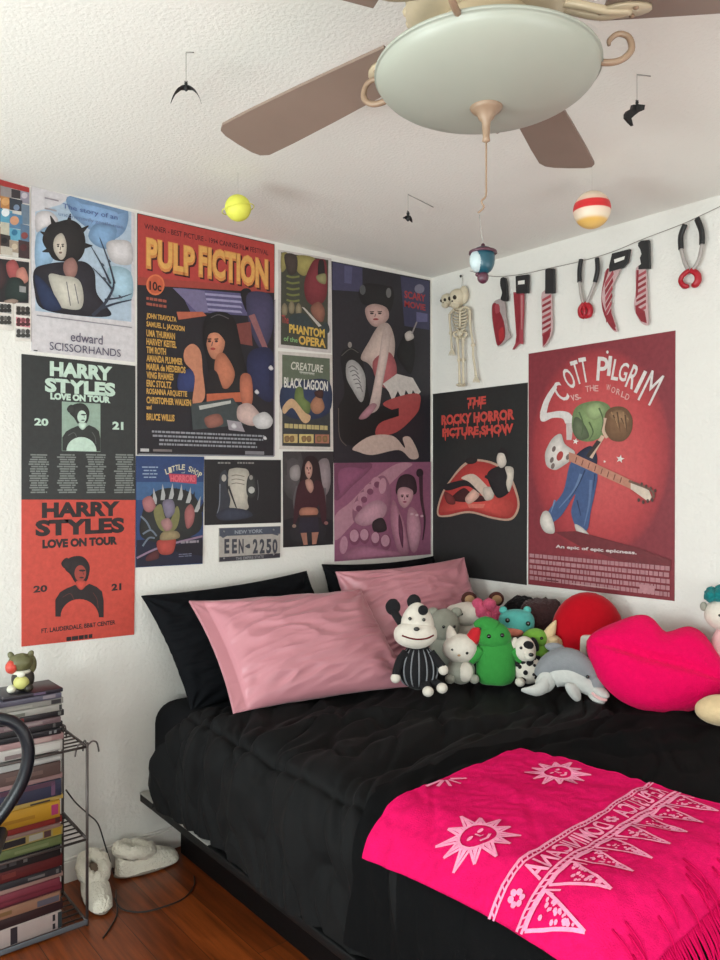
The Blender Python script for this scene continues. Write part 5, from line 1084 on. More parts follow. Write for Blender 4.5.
# ================================================================== THINGS HANGING FROM THE CEILING
batm = mat('black_card', (24, 24, 26), .6); thr = mat('thread', (150, 146, 140), .7)
def bat(px, py, sc, rot, label, pts_out, hook, side, dep):
    c = atd(px, py, dep); t = thing('paper_bat', label, 'bat decoration', (c.x, c.y, c.z), TH - PI / 2 + rot, 'hanging bats')
    s = dep / F
    top = CEIL - c.z
    obj('thread', [tube([(0, 0, top), (0, 0, .004)], .0007, 5)], thr, t, local=True)
    obj('hook', tube([(0, 0, top - .0016), (side * s * .5, .0, top - .0014), (side * s, .0, top - .0016)], .0014, 6), thr, t, local=True)
    obj('wings', pts_out(s), batm, t, local=True, smooth=False)
    obj('body', [ell((0, 0, 0), (2.2 * s, 2.2 * s, 3.4 * s), n=12, m=8), ell((0, 0, 4.2 * s), (1.7 * s,) * 3, n=12, m=8)] + [ell((x * s, 0, 6 * s), (.6 * s, .5 * s, 1.3 * s), n=8, m=6) for x in (-1, 1)], batm, t, local=True)
def wings(droop, span, scal):
    def fn(s):
        G = []
        for sx in (-1, 1):
            # a curved wing with a scalloped trailing edge
            V = []; n = 16; Fc = []
            for i in range(n + 1):
                q = i / n; x = sx * span * (1 - (1 - q) ** 1.0) * s * (1 - .15 * q * q); zt = (1.5 - droop * q ** 2.2) * s; ch_ = (5.5 * (1 - q) ** .8 + .6 + scal * abs(math.sin(q * PI * 3)) * (1 - q)) * s
                V += [Vector((x, -.35 * ch_, zt)), Vector((x, .65 * ch_, zt - .2 * ch_)), Vector((x, .65 * ch_, zt - .2 * ch_ + .0015)), Vector((x, -.35 * ch_, zt + .0015))]
            for i in range(n):
                for k in range(4): Fc.append((i * 4 + k, i * 4 + (k + 1) % 4, i * 4 + 4 + (k + 1) % 4, i * 4 + 4 + k))
            Fc += [(0, 1, 2, 3), (n * 4, n * 4 + 1, n * 4 + 2, n * 4 + 3)]
            G.append((V, Fc))
        return G
    return fn
def bigwing(s):
    o1 = [(-4, 2), (2, 3), (9, 3), (8, -2), (2, -5), (-3, -9), (-6, -12), (-5, -15), (-4, -19), (-8, -16), (-12, -12), (-12, -8), (-10, -5), (-5, -2)]
    return slab([(x * s, -.0 , z * s) for x, z in o1], .012, (0, 1, .3))
bat(186, 88, 1, 0, 'black bat with drooping wings hanging nearest the left of the ceiling', wings(17, 18, 1.5), (185, 55), 8, 1.83)
bat(408, 218, 1, .9, 'smallest black bat hanging near the room corner ceiling', wings(4, 9, 1.5), (408, 199), 46, 2.74)
bat(637, 107, 1, .2, 'black bat seen side-on hanging at the right of the fan bowl', bigwing, (640, 78), 15, 1.93)
# two round paper planets
ym = mat('yellow_paper', (226, 226, 90), .6, var=.1, vscale=25); 
c = atd(238, 208, 2.55); t = thing('hanging_ball', 'yellow ball with a thin ring hanging above the orange-titled poster', 'hanging decoration', (c.x, c.y, c.z))
obj('ball', ell((0, 0, 0), .043, n=32, m=20), ym, t, local=True); obj('ring', tube([(.052 * math.cos(a), .052 * math.sin(a), .012 * math.cos(a + .5) - .004) for a in [2 * PI * i / 40 for i in range(40)]], .0016, 6, closed=True), ym, t, local=True)
obj('thread', tube([(0, 0, .042), (0, 0, CEIL - c.z)], .0004, 5), mat('clear_thread', (200, 196, 190), .5), t, local=True)
c = atd(592, 210, 2.5); t = thing('hanging_ball', 'cream ball with a broad red band hanging above the cut-out tools', 'hanging decoration', (c.x, c.y, c.z), 0)
bm_ = bpy.data.materials.new('banded_ball'); bm_.use_nodes = True; nt = bm_.node_tree; pb_ = nt.nodes['Principled BSDF']; pb_.inputs['Roughness'].default_value = .4
tc = nt.nodes.new('ShaderNodeTexCoord'); sx = nt.nodes.new('ShaderNodeSeparateXYZ'); mp = nt.nodes.new('ShaderNodeMapRange'); cr = nt.nodes.new('ShaderNodeValToRGB')
nt.links.new(tc.outputs['Object'], sx.inputs[0]); nt.links.new(sx.outputs['Z'], mp.inputs['Value']); mp.inputs['From Min'].default_value = -.06; mp.inputs['From Max'].default_value = .06
nt.links.new(mp.outputs[0], cr.inputs[0]); nt.links.new(cr.outputs[0], pb_.inputs['Base Color']); E0 = cr.color_ramp.elements
cr.color_ramp.interpolation = 'EASE'; E0[0].position = 0; E0[0].color = rgb((226, 186, 110)); E0[1].position = 1; E0[1].color = rgb((228, 206, 178))
for p, cc in [(.16, (226, 180, 96)), (.26, (232, 214, 190)), (.44, (232, 204, 184)), (.47, (206, 40, 46)), (.66, (210, 48, 50)), (.69, (232, 196, 176)), (.85, (230, 210, 186))]:
    e = E0.new(p); e.color = rgb(cc)
MATS['banded_ball'] = bm_
obj('ball', ell((0, 0, 0), .0595, n=40, m=28), bm_, t, local=True); obj('thread', tube([(0, 0, .059), (0, 0, CEIL - c.z)], .0005, 5), mat('clear_thread', (200, 196, 190), .5), t, local=True)
# ================================================================== RIGHT WALL: garland of plastic tools, skeleton
blk = mat('black_plastic', (34, 34, 36), .45, spec=.5)
cord = mat('garland_cord', (140, 134, 128), .8)
SX = -.020
def wp(px, py, x=SX): return on_right(px, py, x)
gp = [(470, 271), (493, 276.5), (520, 274.5), (548, 268.5), (580, 261.5), (612, 252), (642, 239.5), (680, 225), (700, 216), (724, 204.5)]
gl = obj('garland_cord', tube([wp(*p, -.019) for p in gp], .0014, 6, k=5), cord, loc=wp(590, 258)); tag(gl, 'thin grey cord strung across the right wall carrying plastic tools', 'cord')
def tool(name, label, cat, blade, bcol, marks, handles, hole=None, at=None):
    c = wp(*(at or handles[0][0])); t = thing(name, label, cat, (c.x, c.y, c.z), 0)
    S = Sheet('B', blade, bcol, -SX + .002, GB, .005)
    for k, col in marks: S.poly(k, col)
    b = S.done('blade', None, None, m=print_mat('printed_plastic', .35, spec=.5)); b.parent = t; b.location = b.location - t.location
    for h in handles: obj('handle', slab([wp(x, y, SX - .009) for x, y in h], .013, (1, 0, 0)), blk, t, smooth=False)
    if hole: obj('grip_opening', slab([wp(x, y, SX - .0095) for x, y in hole], .0012, (1, 0, 0)), mat('white_plastic', (222, 220, 214), .5), t, smooth=False)
    return t
R1, R2, R3, SV = (150, 26, 44), (176, 60, 74), (206, 170, 170), (176, 160, 158)
tool('toy_cleaver', 'toy cleaver with black handle and bloody wide blade, leftmost on cord', 'toy cleaver', crom([(497, 303), (500, 300.5), (507, 300), (509, 315), (511, 330), (513.5, 337), (508, 342), (501, 347), (498, 336), (495, 318), (495, 307)], 3), SV,
     [(crom([(495.6, 306), (499, 304), (503, 312), (507, 322), (508.5, 334), (507, 341), (501, 346), (498, 336), (495.6, 318)]), R1), (crom([(498, 306), (502, 305), (503, 312), (499, 314)]), R2), (crom([(502, 332), (506, 328), (507, 338), (503, 342)]), (190, 30, 40))],
     [crom([(501, 278), (504.5, 277.5), (506, 283), (506.5, 292), (507, 300), (503.5, 301), (500.5, 299), (502, 293), (500.5, 287), (500, 282)], 3)])
tool('toy_saw', 'narrow bloody toy saw with rectangular grip opening, second from left on cord', 'toy saw', [(516.5, 293), (527, 292.5), (527, 310), (526, 330), (526, 345), (523, 344), (520.5, 346), (517, 350), (515.5, 350), (518.5, 344), (519.5, 336), (518, 316)], R2,
     [([(517, 295), (523, 294), (523.5, 320), (522, 342), (519.5, 345), (519.5, 330)], R1), ([(524, 296), (526, 296), (525.5, 330), (524.4, 330)], (196, 120, 124))],
     [[(515.5, 276), (528, 274.5), (527.5, 293), (516, 293.5)]], [(518, 281), (524.5, 280), (524.5, 284), (518, 284.6)])
def slashes(x0, x1, y0, y1, n, tilt=-5): return [([(x0 + .4, y0 + (y1 - y0) * k / n), (x1 - .4, y0 + (y1 - y0) * k / n + tilt), (x1 - .4, y0 + (y1 - y0) * (k + .55) / n + tilt), (x0 + .4, y0 + (y1 - y0) * (k + .45) / n)], R1 if k % 3 else R2) for k in range(n)]
tool('toy_knife', 'straight toy kitchen knife with black grip and slashed red blade', 'toy knife', crom([(545, 293.5), (554, 293), (555, 310), (555.5, 328), (553.5, 338), (549, 345), (546, 348), (545.2, 340), (545, 315)], 3), R3,
     slashes(545, 554.5, 300, 340, 7) + [([(546, 336), (554, 328), (553, 337), (549, 344), (546.4, 347)], R1)], [[(545.2, 270), (547, 268.6), (553.5, 268.4), (553.8, 293), (545, 293.6)]])
def pliers(label, L_, R_, piv, jaw, ltr, cat='toy pincers'):
    c = wp(*piv); t = thing('toy_pincers', label, cat, (c.x, c.y, c.z), 0)
    steel = mat('grey_plastic', (172, 164, 160), .4); redp = mat('red_plastic', (170, 24, 40), .4)
    for P_ in (L_, R_):
        pts = [wp(*p, SX - .002) for p in P_]
        obj('handle', tube(pts[:3], .015, 10, k=5, flat=.6), blk, t); obj('arm', tube(pts[2:], [.0105] * len(pts[2:]), 8, k=5, flat=.6), steel, t)
    for P_ in jaw: obj('jaw', tube([wp(*p, SX - .004) for p in P_], [.0125] * (len(P_) - 1) + [.008], 8, k=5, flat=.7), redp, t)
    return t
pliers('toy pincers with black grips and small closed red jaws, beside the curved saw', [(581, 259.5), (579.5, 270), (579.5, 282), (581, 295), (584, 306)], [(597, 258.5), (597.5, 270), (595, 282), (590, 295), (585, 306)], (584, 306), [[(584, 303), (579.8, 309), (580.5, 315), (584, 317.5)], [(585, 303), (590, 308), (589, 315), (584.5, 317)], [(583, 306), (584.5, 311), (584, 316)]], 0)
tool('toy_saw', 'broad curved toy saw with red striped blade, largest tool on the cord', 'toy saw', crom([(609, 271), (623, 267), (621, 275), (615, 288), (613.5, 300), (615, 314), (619, 326), (620, 332), (616, 331), (609, 320), (605, 308), (604.5, 294), (607, 280)], 3), R3,
     [(crom([(609, 272), (612, 271), (606, 290), (605.5, 302), (611, 318), (619, 330), (616, 330), (609, 320), (605, 306), (605, 292)]), R1)] + [([(608 + k * .2, 284 + k * 7), (616 - k * .3, 271 + k * 7.5), (617 - k * .5, 275 + k * 7.5), (608 + k * .3, 289 + k * 7)], R1 if k % 2 else R2) for k in range(6)] + [([(610, 316), (614, 312), (619, 327), (617, 330)], R1)],
     [[(612, 253.5), (629.5, 249), (627, 262), (622, 267.6), (609, 271.6), (609, 266)]], [(614, 259.5), (625, 256), (624, 259.5), (614.6, 263)])
tool('toy_machete', 'toy machete with notched black grip and slashed red blade, right of curved saw', 'toy machete', crom([(639, 269), (648.5, 268), (650, 290), (651, 312), (651.5, 324), (648, 326), (643, 322), (638, 312), (637, 304), (639, 290)], 3), R3,
     slashes(639, 649.5, 277, 318, 7, -6) + [([(638.4, 306), (648, 312), (650, 324), (644, 322), (639, 314)], R1), ([(639.6, 271), (642, 271), (641, 296), (639, 300)], R1)], [[(638, 243), (641, 240.6), (648.6, 240), (649.2, 268.4), (638.4, 269.2), (638.4, 266), (641, 264), (639.8, 258), (641.4, 254), (640, 249), (638, 246)]])
pliers('toy pincers with black grips and open hooked red jaws, rightmost on cord', [(685, 224.5), (680.8, 236), (681, 249), (684.5, 262), (690, 273)], [(697, 219), (701.5, 231), (702, 244), (698.5, 260), (691, 272)], (691, 272), [[(690, 270), (683, 275), (680.5, 281), (684, 286), (688.5, 286)], [(691, 270), (697, 274), (698, 280), (695, 285), (692, 285)]], 0)
# skeleton
bone = mat('aged_bone_plastic', (206, 194, 170), .6, bump=.3, bscale=60, bdist=.002, var=.18, vscale=40)
sk = thing('hanging_skeleton', 'two-headed plastic skeleton hanging from a nail beside the room corner', 'skeleton', tuple(wp(460, 330)))
KX = -.030
def kp(px, py, x=KX): return on_right(px, py, x)
def bonetube(pts, r, k=4): return tube([kp(*p[:2], p[2] if len(p) > 2 else KX) for p in pts], r, 8, k=k)
skm = dict(m=bone)
c0, c1 = kp(457.5, 299, -.042), kp(447, 301, -.036)
def skull(c, r, tilt):
    s_ = obj('skull', [ell(c + Vector((0, 0, .18 * r)), (r, r * .92, r * .95), n=20, m=14), ell(c + Vector((-.3 * r, .05 * r, -.62 * r)), (r * .62, r * .58, r * .5), n=16, m=10)], bone, sk)
    for q in (-1, 1): obj('eye_socket', ell(c + Vector((-r * .80, q * r * .36, .0)), (r * .25, r * .23, r * .25), n=12, m=8), mat('dark_socket', (52, 44, 36), .8), s_)
    obj('nose_hole', ell(c + Vector((-r * .80, 0, -.38 * r)), (r * .12, r * .12, r * .16), n=8, m=6), mat('dark_socket', (52, 44, 36), .8), s_)
    obj('teeth', [box(c + Vector((-r * .84, q * r * .13, -.72 * r)), (r * .12, r * .1, r * .2), .0008) for q in (-2, -1, 0, 1, 2)], bone, s_)
skull(c0, .043, 0); skull(c1, .032, 0)
obj('skull', ell(kp(463.5, 295, -.026), (.022, .026, .044), n=16, m=10), bone, sk)
obj('spine', [ell(kp(460 + math.sin(i * .5) * .6, 305.5 + i * 2.5, -.024), (.009, .011, .0062), n=10, m=6) for i in range(13)], bone, sk)
rib = []
for i in range(7):
    y = 309 + i * 3.0; wl, wr_ = 7.5 - abs(i - 2.5) * .7, 7.5 - abs(i - 2.5) * .7
    rib.append(bonetube([(460, y, -.022), (460 - wl * .8, y - .8, -.030), (460 - wl, y + 1.5, -.045), (460 - wl * .5, y + 3, -.058), (460 - 1, y + 3.4, -.06)], .0036)); rib.append(bonetube([(460, y, -.022), (460 + wr_ * .8, y - .8, -.030), (460 + wr_, y + 1.5, -.045), (460 + wr_ * .5, y + 3, -.058), (460 + 1, y + 3.4, -.06)], .0036))
obj('ribcage', rib, bone, sk); obj('breastbone', bonetube([(460, 311, -.06), (460, 320, -.062), (460, 328, -.058)], [.006, .0055, .004]), bone, sk)
obj('shoulder', [bonetube([(450, 313.5), (455, 309), (460, 309.5, -.05), (465, 307), (469.5, 309.5)], .006)], bone, sk)
obj('pelvis', [tube([kp(460 + 6.4 * math.cos(a), 334.5 + 3.6 * math.sin(a), -.030 - .012 * math.cos(a * 2)) for a in [2 * PI * i / 16 for i in range(16)]], .0068, 8, closed=True), ell(kp(460, 333, -.024), (.012, .02, .016))], bone, sk)
def limb(nm, pts, r):
    o = obj(nm, bonetube(pts, r), bone, sk); return o
for nm, pts in [('arm', [(449.8, 314), (449.8, 322), (450.8, 333), (451.3, 342), (451.8, 349)]), ('arm', [(469.5, 310), (470, 322), (471, 332), (473, 345), (473.2, 356), (475, 368), (476, 376)]), ('leg', [(457, 337.5), (458, 348), (459, 360), (459.3, 372), (459.8, 384)]), ('leg', [(463.2, 337.5), (463, 348), (463.3, 360), (463.2, 372), (463.4, 384)])]:
    o = limb(nm, pts, [.0085] + [.0055] * (len(pts) - 2) + [.007]); mid = pts[len(pts) // 2]; x, y = pts[-1]
    obj('joint', ell(kp(*mid), (.0095, .0105, .011), n=12, m=8), bone, o)
    if nm == 'arm': obj('hand', [bonetube([(x, y), (x + dx * .6, y + 3.2), (x + dx, y + 6.5)], [.004, .003, .002], 3) for dx in (-3, -1.2, .4, 2, 3.4)], bone, o)
    else: obj('foot', [ell(kp(x - .5, y + 1, -.040), (.022, .010, .007), n=12, m=8)] + [bonetube([(x + q * .8, y + 1, -.05), (x - .6 + q * 1.2, y + 2.6, -.066)], [.003, .002], 3) for q in (-1, 0, 1)], bone, o)
obj('hanging_loop', tube([kp(462.5, 277.5, -.006), kp(462, 285, -.014), kp(461.5, 292, -.026)], .0012, 5, k=3), cord, sk)
q = on_right(462.6, 276.6); nl = thing('nail', 'small dark nail in the wall holding the skeleton', 'nail', (q.x, q.y, q.z)); nl.rotation_euler = (0, -PI / 2, 0)
obj('shank', lathe([(.0005, -.002), (.002, -.002), (.002, .012), (.0005, .012)], (0, 0, 0), 10), mat('steel', (150, 150, 150), .3, metal=1), nl, local=True); obj('head', lathe([(.0005, .011), (.006, .011), (.007, .013), (.0045, .0165), (.0005, .0175)], (0, 0, 0), 14), batm, nl, local=True)
# ================================================================== RACK WITH DISCS AND BOOKS
rackm = mat('dark_wire', (92, 84, 82), .4, metal=.5)
X1, X0, YF, YB = -1.848, -2.235, -.316, -.08
rk = thing('wire_rack', 'grey wire media rack with three open shelves against the wall', 'rack', (-2.04, -.2, 0))
for x in (X0, X1):
    for y in (YF, YB): obj('post', tube([(x, y, .0), (x, y, .585)], .0048, 8), rackm, rk)
for z in (.012, .276, .572):
    g = [tube([(X0, YF, z), (X1, YF, z)], .0042, 8), tube([(X0, YB, z), (X1, YB, z)], .0042, 8), tube([(X0, YF, z), (X0, YB, z)], .0042, 8), tube([(X1, YF, z), (X1, YB, z)], .0042, 8)] + [tube([(X0, YF + (YB - YF) * k / 7, z), (X1, YF + (YB - YF) * k / 7, z)], .0028, 6) for k in range(1, 7)]
    obj('shelf', g, rackm, rk)
obj('bottom_edge', bx((X0, YF - .006, .006), (X1, YF - .002, .022), .001), mat('blue_grey_metal', (110, 116, 124), .4, metal=.3), rk)
for (x, y, dx, dy) in [(X1, YF, 0, 1), (X1, YF, 1, 0), (X1, YF, -1, 0), (X1, YB, 0, -1)]:
    obj('scroll', tube([(x, y, .574), (x + dx * .016, y + dy * .016, .586), (x + dx * .03, y + dy * .03, .580), (x + dx * .036, y + dy * .036, .562), (x + dx * .038, y + dy * .038, .548)], .0028, 6, k=4), rackm, rk)
obj('cross_brace', tube([(X1, YB, .285), (X1, YF, .278)], .003, 6), rackm, rk)
def zc(py): return 1.425 - (py - 480) / F * 2.413
pagem = mat('book_pages', (206, 192, 168), .9, bump=.4, bscale=60, stretch=(1, 1, 60))
def book(z0, z1, col, label, xr, w=.19, d=.135, y=YF + .006, kind='dvd_case', prints=(), rz=0, group=None):
    t = thing(kind, label, 'disc case' if kind == 'dvd_case' else 'book', (xr - w / 2, y + d / 2, z0), rz, group)
    col = tuple(int(v * .80) for v in col); prints = [(a, b_, lo, hi, tuple(int(v * .80) for v in c)) for a, b_, lo, hi, c in prints]
    h = z1 - z0 - .0006; m = mat('cover_%02x%02x%02x' % col, col, .4 if kind == 'dvd_case' else .55, var=.1, vscale=20)
    if kind == 'dvd_case':
        obj('case', box((0, 0, h / 2), (w, d, h), .0018), m, t, local=True)
    else:
        b = .0018
        obj('cover', [box((0, 0, b / 2), (w, d, b), .0005), box((0, 0, h - b / 2), (w, d, b), .0005), box((0, -d / 2 + b / 2, h / 2), (w, b, h), .0008)], m, t, local=True)
        obj('pages', box((0, .002, h / 2), (w - .006, d - .006, h - 2 * b - .0002)), pagem, t, local=True, smooth=False)
    for i, (a, b_, lo, hi, c) in enumerate(prints):
        obj('spine_print', box((-w / 2 + w * (a + b_) / 2, -d / 2 - .0003, h * (lo + hi) / 2), (w * (b_ - a), .0006, h * (hi - lo)), 0), mat('ink_%02x%02x%02x' % c, c, .5), t, local=True, smooth=False)
    return t
W_, K_, G_ = (206, 200, 194), (40, 38, 42), (150, 144, 140)
def stack(items, z, xr, group):
    for k, (py0, py1, col, label, kind, w, pr) in enumerate(items):
        z1, z0 = zc(py0), z
        if z1 - z0 < .0045: z1 = z0 + .006
        book(z0, z1, col, label, xr + [0, .004, -.003, .002, -.005, .005][k % 6], w, [.135, .13, .14][k % 3], YF + .008 + [0, .004, .002, .006][k % 4], kind, pr, [0, .02, -.015, .01][k % 4], group)
        z = z1
    return z
stack([(741, 748, (214, 206, 200), 'white disc case directly on the top wire shelf, bottom of its pile', 'dvd_case', .19, [(.1, .35, .1, .5, (150, 130, 130)), (.5, .96, .2, .8, (228, 222, 216))]),
  (735, 741, (190, 150, 150), 'pinkish disc case second from bottom on the top shelf', 'dvd_case', .19, [(.45, .8, .2, .8, (206, 176, 170))]),
  (729, 735, (38, 36, 42), 'black disc case with two pale dots third up on the top shelf', 'dvd_case', .185, [(.80, .84, .3, .8, (150, 150, 150)), (.88, .92, .3, .8, (150, 150, 150))]),
  (723, 729, (44, 42, 46), 'plain black disc case under the rose-grey one on the top shelf', 'dvd_case', .19, [(.84, .88, .2, .9, (110, 108, 106))]),
  (717.5, 723, (140, 116, 120), 'rose-grey disc case in the middle of the top shelf pile', 'dvd_case', .187, [(.1, .7, .3, .7, (168, 150, 150))]),
  (711.5, 717.5, (42, 36, 40), 'black disc case with small red mark on the top shelf', 'dvd_case', .19, [(.3, .36, .2, .8, (130, 50, 50)), (.9, .95, .2, .8, (130, 130, 126))]),
  (705, 711.5, (196, 192, 184), 'white disc case near the top of the top shelf pile', 'dvd_case', .192, [(.02, .42, .1, .6, (120, 120, 110)), (.95, .99, .1, .9, (60, 60, 60))]),
  (699, 705, (176, 172, 166), 'light grey disc case with dark end on the top shelf', 'dvd_case', .188, [(.80, .96, .1, .8, (56, 50, 54)), (.1, .5, .2, .6, (196, 190, 180))]),
  (693.5, 699, (108, 106, 126), 'violet-grey disc case second from top of the top shelf pile', 'dvd_case', .19, [(.7, .9, .3, .9, (160, 150, 160))]),
  (689.5, 693.5, (52, 46, 58), 'thin dark disc case on top of pile under the little creature', 'dvd_case', .18, [(.5, .7, .2, .8, (120, 100, 130))])], .577, -1.922, 'discs on the top shelf')
stack([(837, 843, (124, 138, 84), 'green book at the bottom of the middle shelf', 'book', .20, [(.3, .8, .3, .6, (150, 160, 110))]),
  (828, 837, (196, 172, 104), 'beige book with black and white spine patches on middle shelf', 'book', .205, [(.1, .45, .15, .85, (36, 36, 44)), (.50, .70, .2, .85, (206, 200, 186)), (.72, .82, .15, .85, (96, 60, 66)), (.85, .97, .1, .9, (208, 168, 50))]),
  (824.5, 828, (176, 140, 132), 'thin rose-beige book above the beige patched one', 'book', .20, []),
  (818, 824.5, (168, 48, 42), 'red book under the thick yellow one', 'book', .205, [(.9, .97, .1, .9, (90, 40, 40))]),
  (801, 818, (222, 164, 38), 'thick yellow book with a magenta spine mark on the middle shelf', 'book', .19, [(.86, .97, .2, .8, (196, 60, 120)), (.1, .6, .3, .5, (196, 140, 30))]),
  (796.5, 801, (206, 170, 90), 'thin mustard book on top of the thick yellow one', 'book', .20, [(.5, .8, .1, .5, (70, 60, 50))]),
  (780, 796.5, (56, 58, 84), 'thick navy book with violet spine end on middle shelf', 'book', .19, [(.84, .9, .1, .9, (120, 80, 110)), (.0, .9, .7, .98, (96, 60, 80))]),
  (775, 780, (180, 140, 138), 'dusty pink book on top of the navy one', 'book', .19, []),
  (762, 775, (106, 80, 76), 'brown book near the top of the middle shelf', 'book', .18, [(.1, .7, .3, .6, (126, 98, 92))]),
  (755.5, 762, (200, 198, 196), 'white disc case on top of the middle shelf pile', 'dvd_case', .185, [(.4, .97, .3, .7, (226, 222, 218))])], .281, -1.925, 'books on the middle shelf')
stack([(912.5, 929, (222, 200, 196), 'thick white box set with black square marks on the bottom shelf', 'dvd_case', .20, [(.24, .34, .05, .95, (60, 50, 60)), (.86, .90, .1, .4, (40, 36, 44)), (.86, .90, .55, .9, (40, 36, 44)), (.94, 1.0, .05, .95, (50, 60, 66))]),
  (903, 912.5, (58, 30, 36), 'dark maroon book on the white box set', 'book', .205, []),
  (893, 903, (184, 134, 108), 'tan book with grey end on the bottom shelf', 'book', .205, [(.66, .98, .1, .7, (110, 104, 118)), (.05, .3, .3, .7, (150, 110, 70))]),
  (886, 893, (140, 44, 66), 'crimson book under the rosier one, bottom shelf', 'book', .20, [(.0, 1, .0, .25, (96, 30, 46))]),
  (879, 886, (156, 62, 80), 'rose-crimson book in the middle of the bottom shelf', 'book', .205, []),
  (875, 879, (190, 150, 140), 'thin pale pink book on the bottom shelf', 'book', .20, []),
  (868.5, 875, (50, 48, 54), 'charcoal book with small pale marks on bottom shelf', 'book', .20, [(.5, .75, .3, .7, (130, 126, 126)), (.92, .96, .2, .8, (130, 126, 126))]),
  (857, 868.5, (110, 32, 34), 'dark red book second from top of bottom shelf', 'book', .20, [(.1, .3, .3, .7, (140, 60, 56))]),
  (845, 857, (34, 32, 36), 'black book with grey lettering marks on top of bottom shelf pile', 'book', .20, [(.1, .2, .3, .6, (90, 88, 92)), (.24, .34, .3, .6, (90, 88, 92)), (.44, .5, .3, .75, (130, 130, 130))])], .017, -1.925, 'books on the bottom shelf')
# small creature figure on the discs
t = thing('creature_figurine', 'small olive creature figurine with open red mouth and pale belly on the discs', 'figurine', (-2.035, -.262, zc(689.5) + .0006), -.35); s = 2.36 / F
ol = mat('olive_resin', (96, 94, 62), .5, bump=.5, bscale=90, bdist=.002, var=.3, vscale=60); dk = mat('dark_resin', (48, 44, 36), .5); wt = mat('ivory_resin', (214, 212, 196), .5)
obj('body', ell((2 * s, 2 * s, 12 * s), (11 * s, 9 * s, 12.5 * s), flat=.95), dk, t, local=True); obj('belly', ell((1 * s, -5 * s, 10 * s), (7.5 * s, 6 * s, 7 * s)), mat('pale_green_resin', (190, 188, 112), .5), t, local=True)
obj('head', [ell((0, 0, 29 * s), (12 * s, 10 * s, 9 * s), lump=.15, ls=40), ell((9 * s, 3 * s, 26 * s), (6 * s, 5 * s, 10 * s))], ol, t, local=True); obj('mouth', ell((-8 * s, -5 * s, 26 * s), (6 * s, 6 * s, 6.5 * s), lump=.1), mat('red_resin', (196, 70, 56), .45), t, local=True)
obj('collar', [tube([(8 * s * math.cos(a), 7 * s * math.sin(a), 20 * s) for a in [2 * PI * i / 20 for i in range(20)]], 2 * s, 8, closed=True), ell((1 * s, -8 * s, 18.5 * s), (4 * s, 2 * s, 3 * s))], wt, t, local=True)
for sx in (-1, 1): obj('foot', ell((sx * 8 * s, -5 * s, 4 * s), (4.5 * s, 6 * s, 4 * s)), wt if sx < 0 else dk, t, local=True); obj('ear', ell((sx * 9 * s, 2 * s, 36 * s), (3 * s, 2 * s, 4.5 * s), rot=(0, sx * .5, 0)), ol, t, local=True)
# ================================================================== CHAIR, CORD, SLIPPERS
chm = mat('black_gloss_frame', (20, 22, 30), .35, spec=.5)
hr = Vector((-2.075, -.49, 0)); hd_ = Vector((.92, -.39, 0)).normalized(); fw = Vector((-.39, -.92, 0)).normalized(); hc = hr - hd_ * .20
chair = thing('hoop_back_chair', 'black chair at the left frame edge with open rounded hoop back', 'chair', (hc.x, hc.y, 0))
def hp(a, z, f=0): return hc + hd_ * a + fw * f + Vector((0, 0, z))
obj('back_hoop', tube([hp(-.12, .44), hp(-.155, .50), hp(-.19, .58), hp(-.20, .66), hp(-.175, .725), hp(-.12, .755), hp(0, .765), hp(.12, .755), hp(.175, .725), hp(.198, .66), hp(.185, .58), hp(.14, .50), hp(.09, .44)], .023, 10, k=5, flat=.75), chm, chair)
obj('seat', [box(hc + fw * .20 + Vector((0, 0, .445)), (.30, .36, .04), .018, 3, rot=(0, 0, math.atan2(hd_.y, hd_.x)))], chm, chair)
for a in (-.06, .04):
    for f in (.03, .36): obj('leg', tube([hp(a, .43, f), hp(a * 1.15, .0, f + (.03 if f > .1 else -.01))], [.014, .010], 8), chm, chair)
cab = mat('black_cable', (40, 36, 36), .5)
pts = [on_left(66, 790, -.20), on_left(76, 803, -.16), on_left(88, 814, -.10), on_left(98, 824, -.06), on_left(105, 845, -.06), on_left(112, 868, -.075), on_left(116, 884, -.09), on_z(116, 898, .03), on_z(117, 914, .005), on_z(110, 928, .004), on_z(103, 938, .004)]
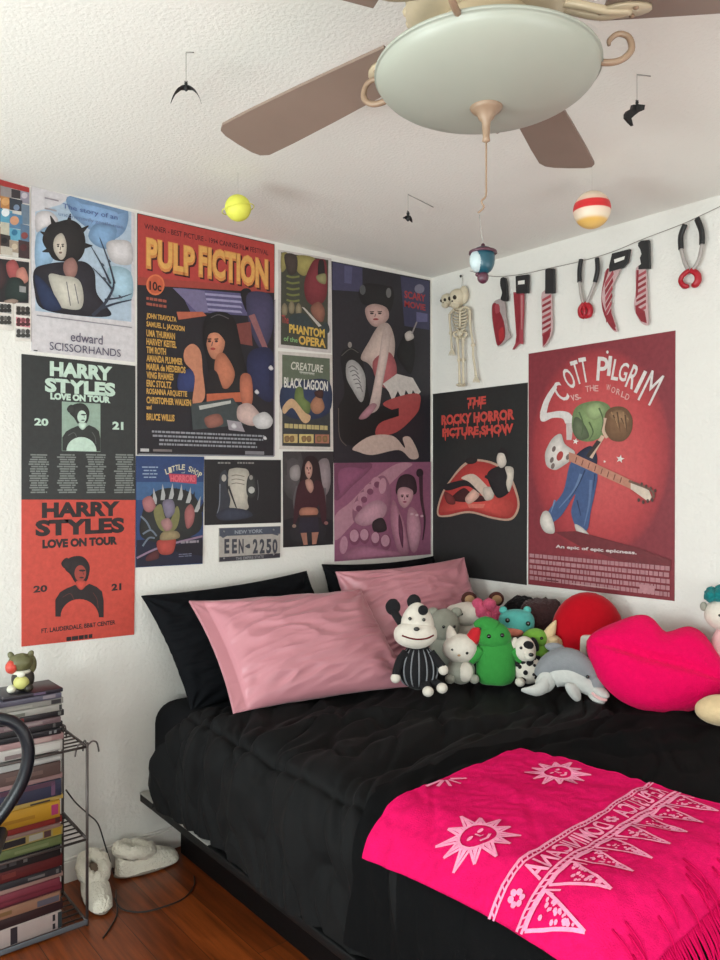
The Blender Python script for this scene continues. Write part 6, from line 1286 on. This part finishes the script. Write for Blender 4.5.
cb = obj('power_cord', [tube(pts, .0026, 6, k=6), tube([on_z(114, 898, .03), on_z(122, 909, .005), on_z(142, 912, .004), on_z(166, 906, .004), on_z(184, 898, .004), on_z(194, 886, .004), on_z(194, 876, .004)], .0024, 6, k=6)], cab, loc=on_z(114, 900, 0)); tag(cb, 'thin black cord looping from the wire rack onto the wood floor', 'cord')
wool = mat('white_fleece', (240, 234, 218), .95, bump=1.0, bscale=120, bdist=.008, sheen=.4, spec=.1, var=.06, vscale=40); dkin = mat('slipper_inside', (120, 104, 88), .95); sole = mat('slipper_sole', (150, 140, 126), .8)
def slipper(label, heel, toe):
    h, q = Vector(heel), Vector(toe); d = q - h; l = d.length; rz = math.atan2(d.y, d.x)
    t = thing('fleece_slipper', label, 'slipper', (h.x, h.y, 0), rz); k = l / .27
    obj('sole', ell((.135 * k, 0, .010), (.132 * k, .045, .010), power=.6), sole, t, local=True)
    def up(u, v):  # u around from one side over the top to the other, v heel to toe
        x = (.008 + .256 * v) * k; w = .048 * (math.sin(PI * min(1, max(0, .12 + .80 * v))) ** .45) * (1 - .15 * (1 - v)); hgt = .085 - .03 * v - .025 * max(0, v - .6) * 2.5
        a = PI * u; zz = math.sin(a) ** .75 * hgt; op = math.exp(-((v - .30) / .20) ** 4) * max(0, math.sin(a) - .55) / .45
        lump = .005 * noise.noise(Vector((x * 40, a * 4, l * 50)))
        e = max(0.02, 1 - max(0, (v - .90) / .10) ** 2) ** .5 * max(.02, 1 - max(0, (.06 - v) / .06) ** 2) ** .5
        return Vector((x, -math.cos(a) * w * e * (1 + lump * 8), .012 + (zz * e) * (1 - .55 * op) + lump))
    obj('upper', grid(up, 28, 40), wool, t, local=True)
    obj('opening', ell((.085 * k, 0, .074), (.048 * k, .026, .018)), dkin, t, local=True)
    obj('cuff', tube([((.085 + .064 * math.cos(a)) * k, .036 * math.sin(a), .086 - .016 * math.cos(a) + .003 * math.sin(a * 7)) for a in [2 * PI * i / 28 for i in range(28)]], [.023 + .002 * math.sin(i * 2.3) for i in range(28)], 10, closed=True), wool, t, local=True)
slipper('white fleece slipper lying along the wall with its toe by the bed', (-1.675, -.088, 0), (-1.425, -.105, 0))
slipper('white fleece slipper behind the rack post, heel towards the wall', (-1.745, -.045, 0), (-1.79, -.305, 0))
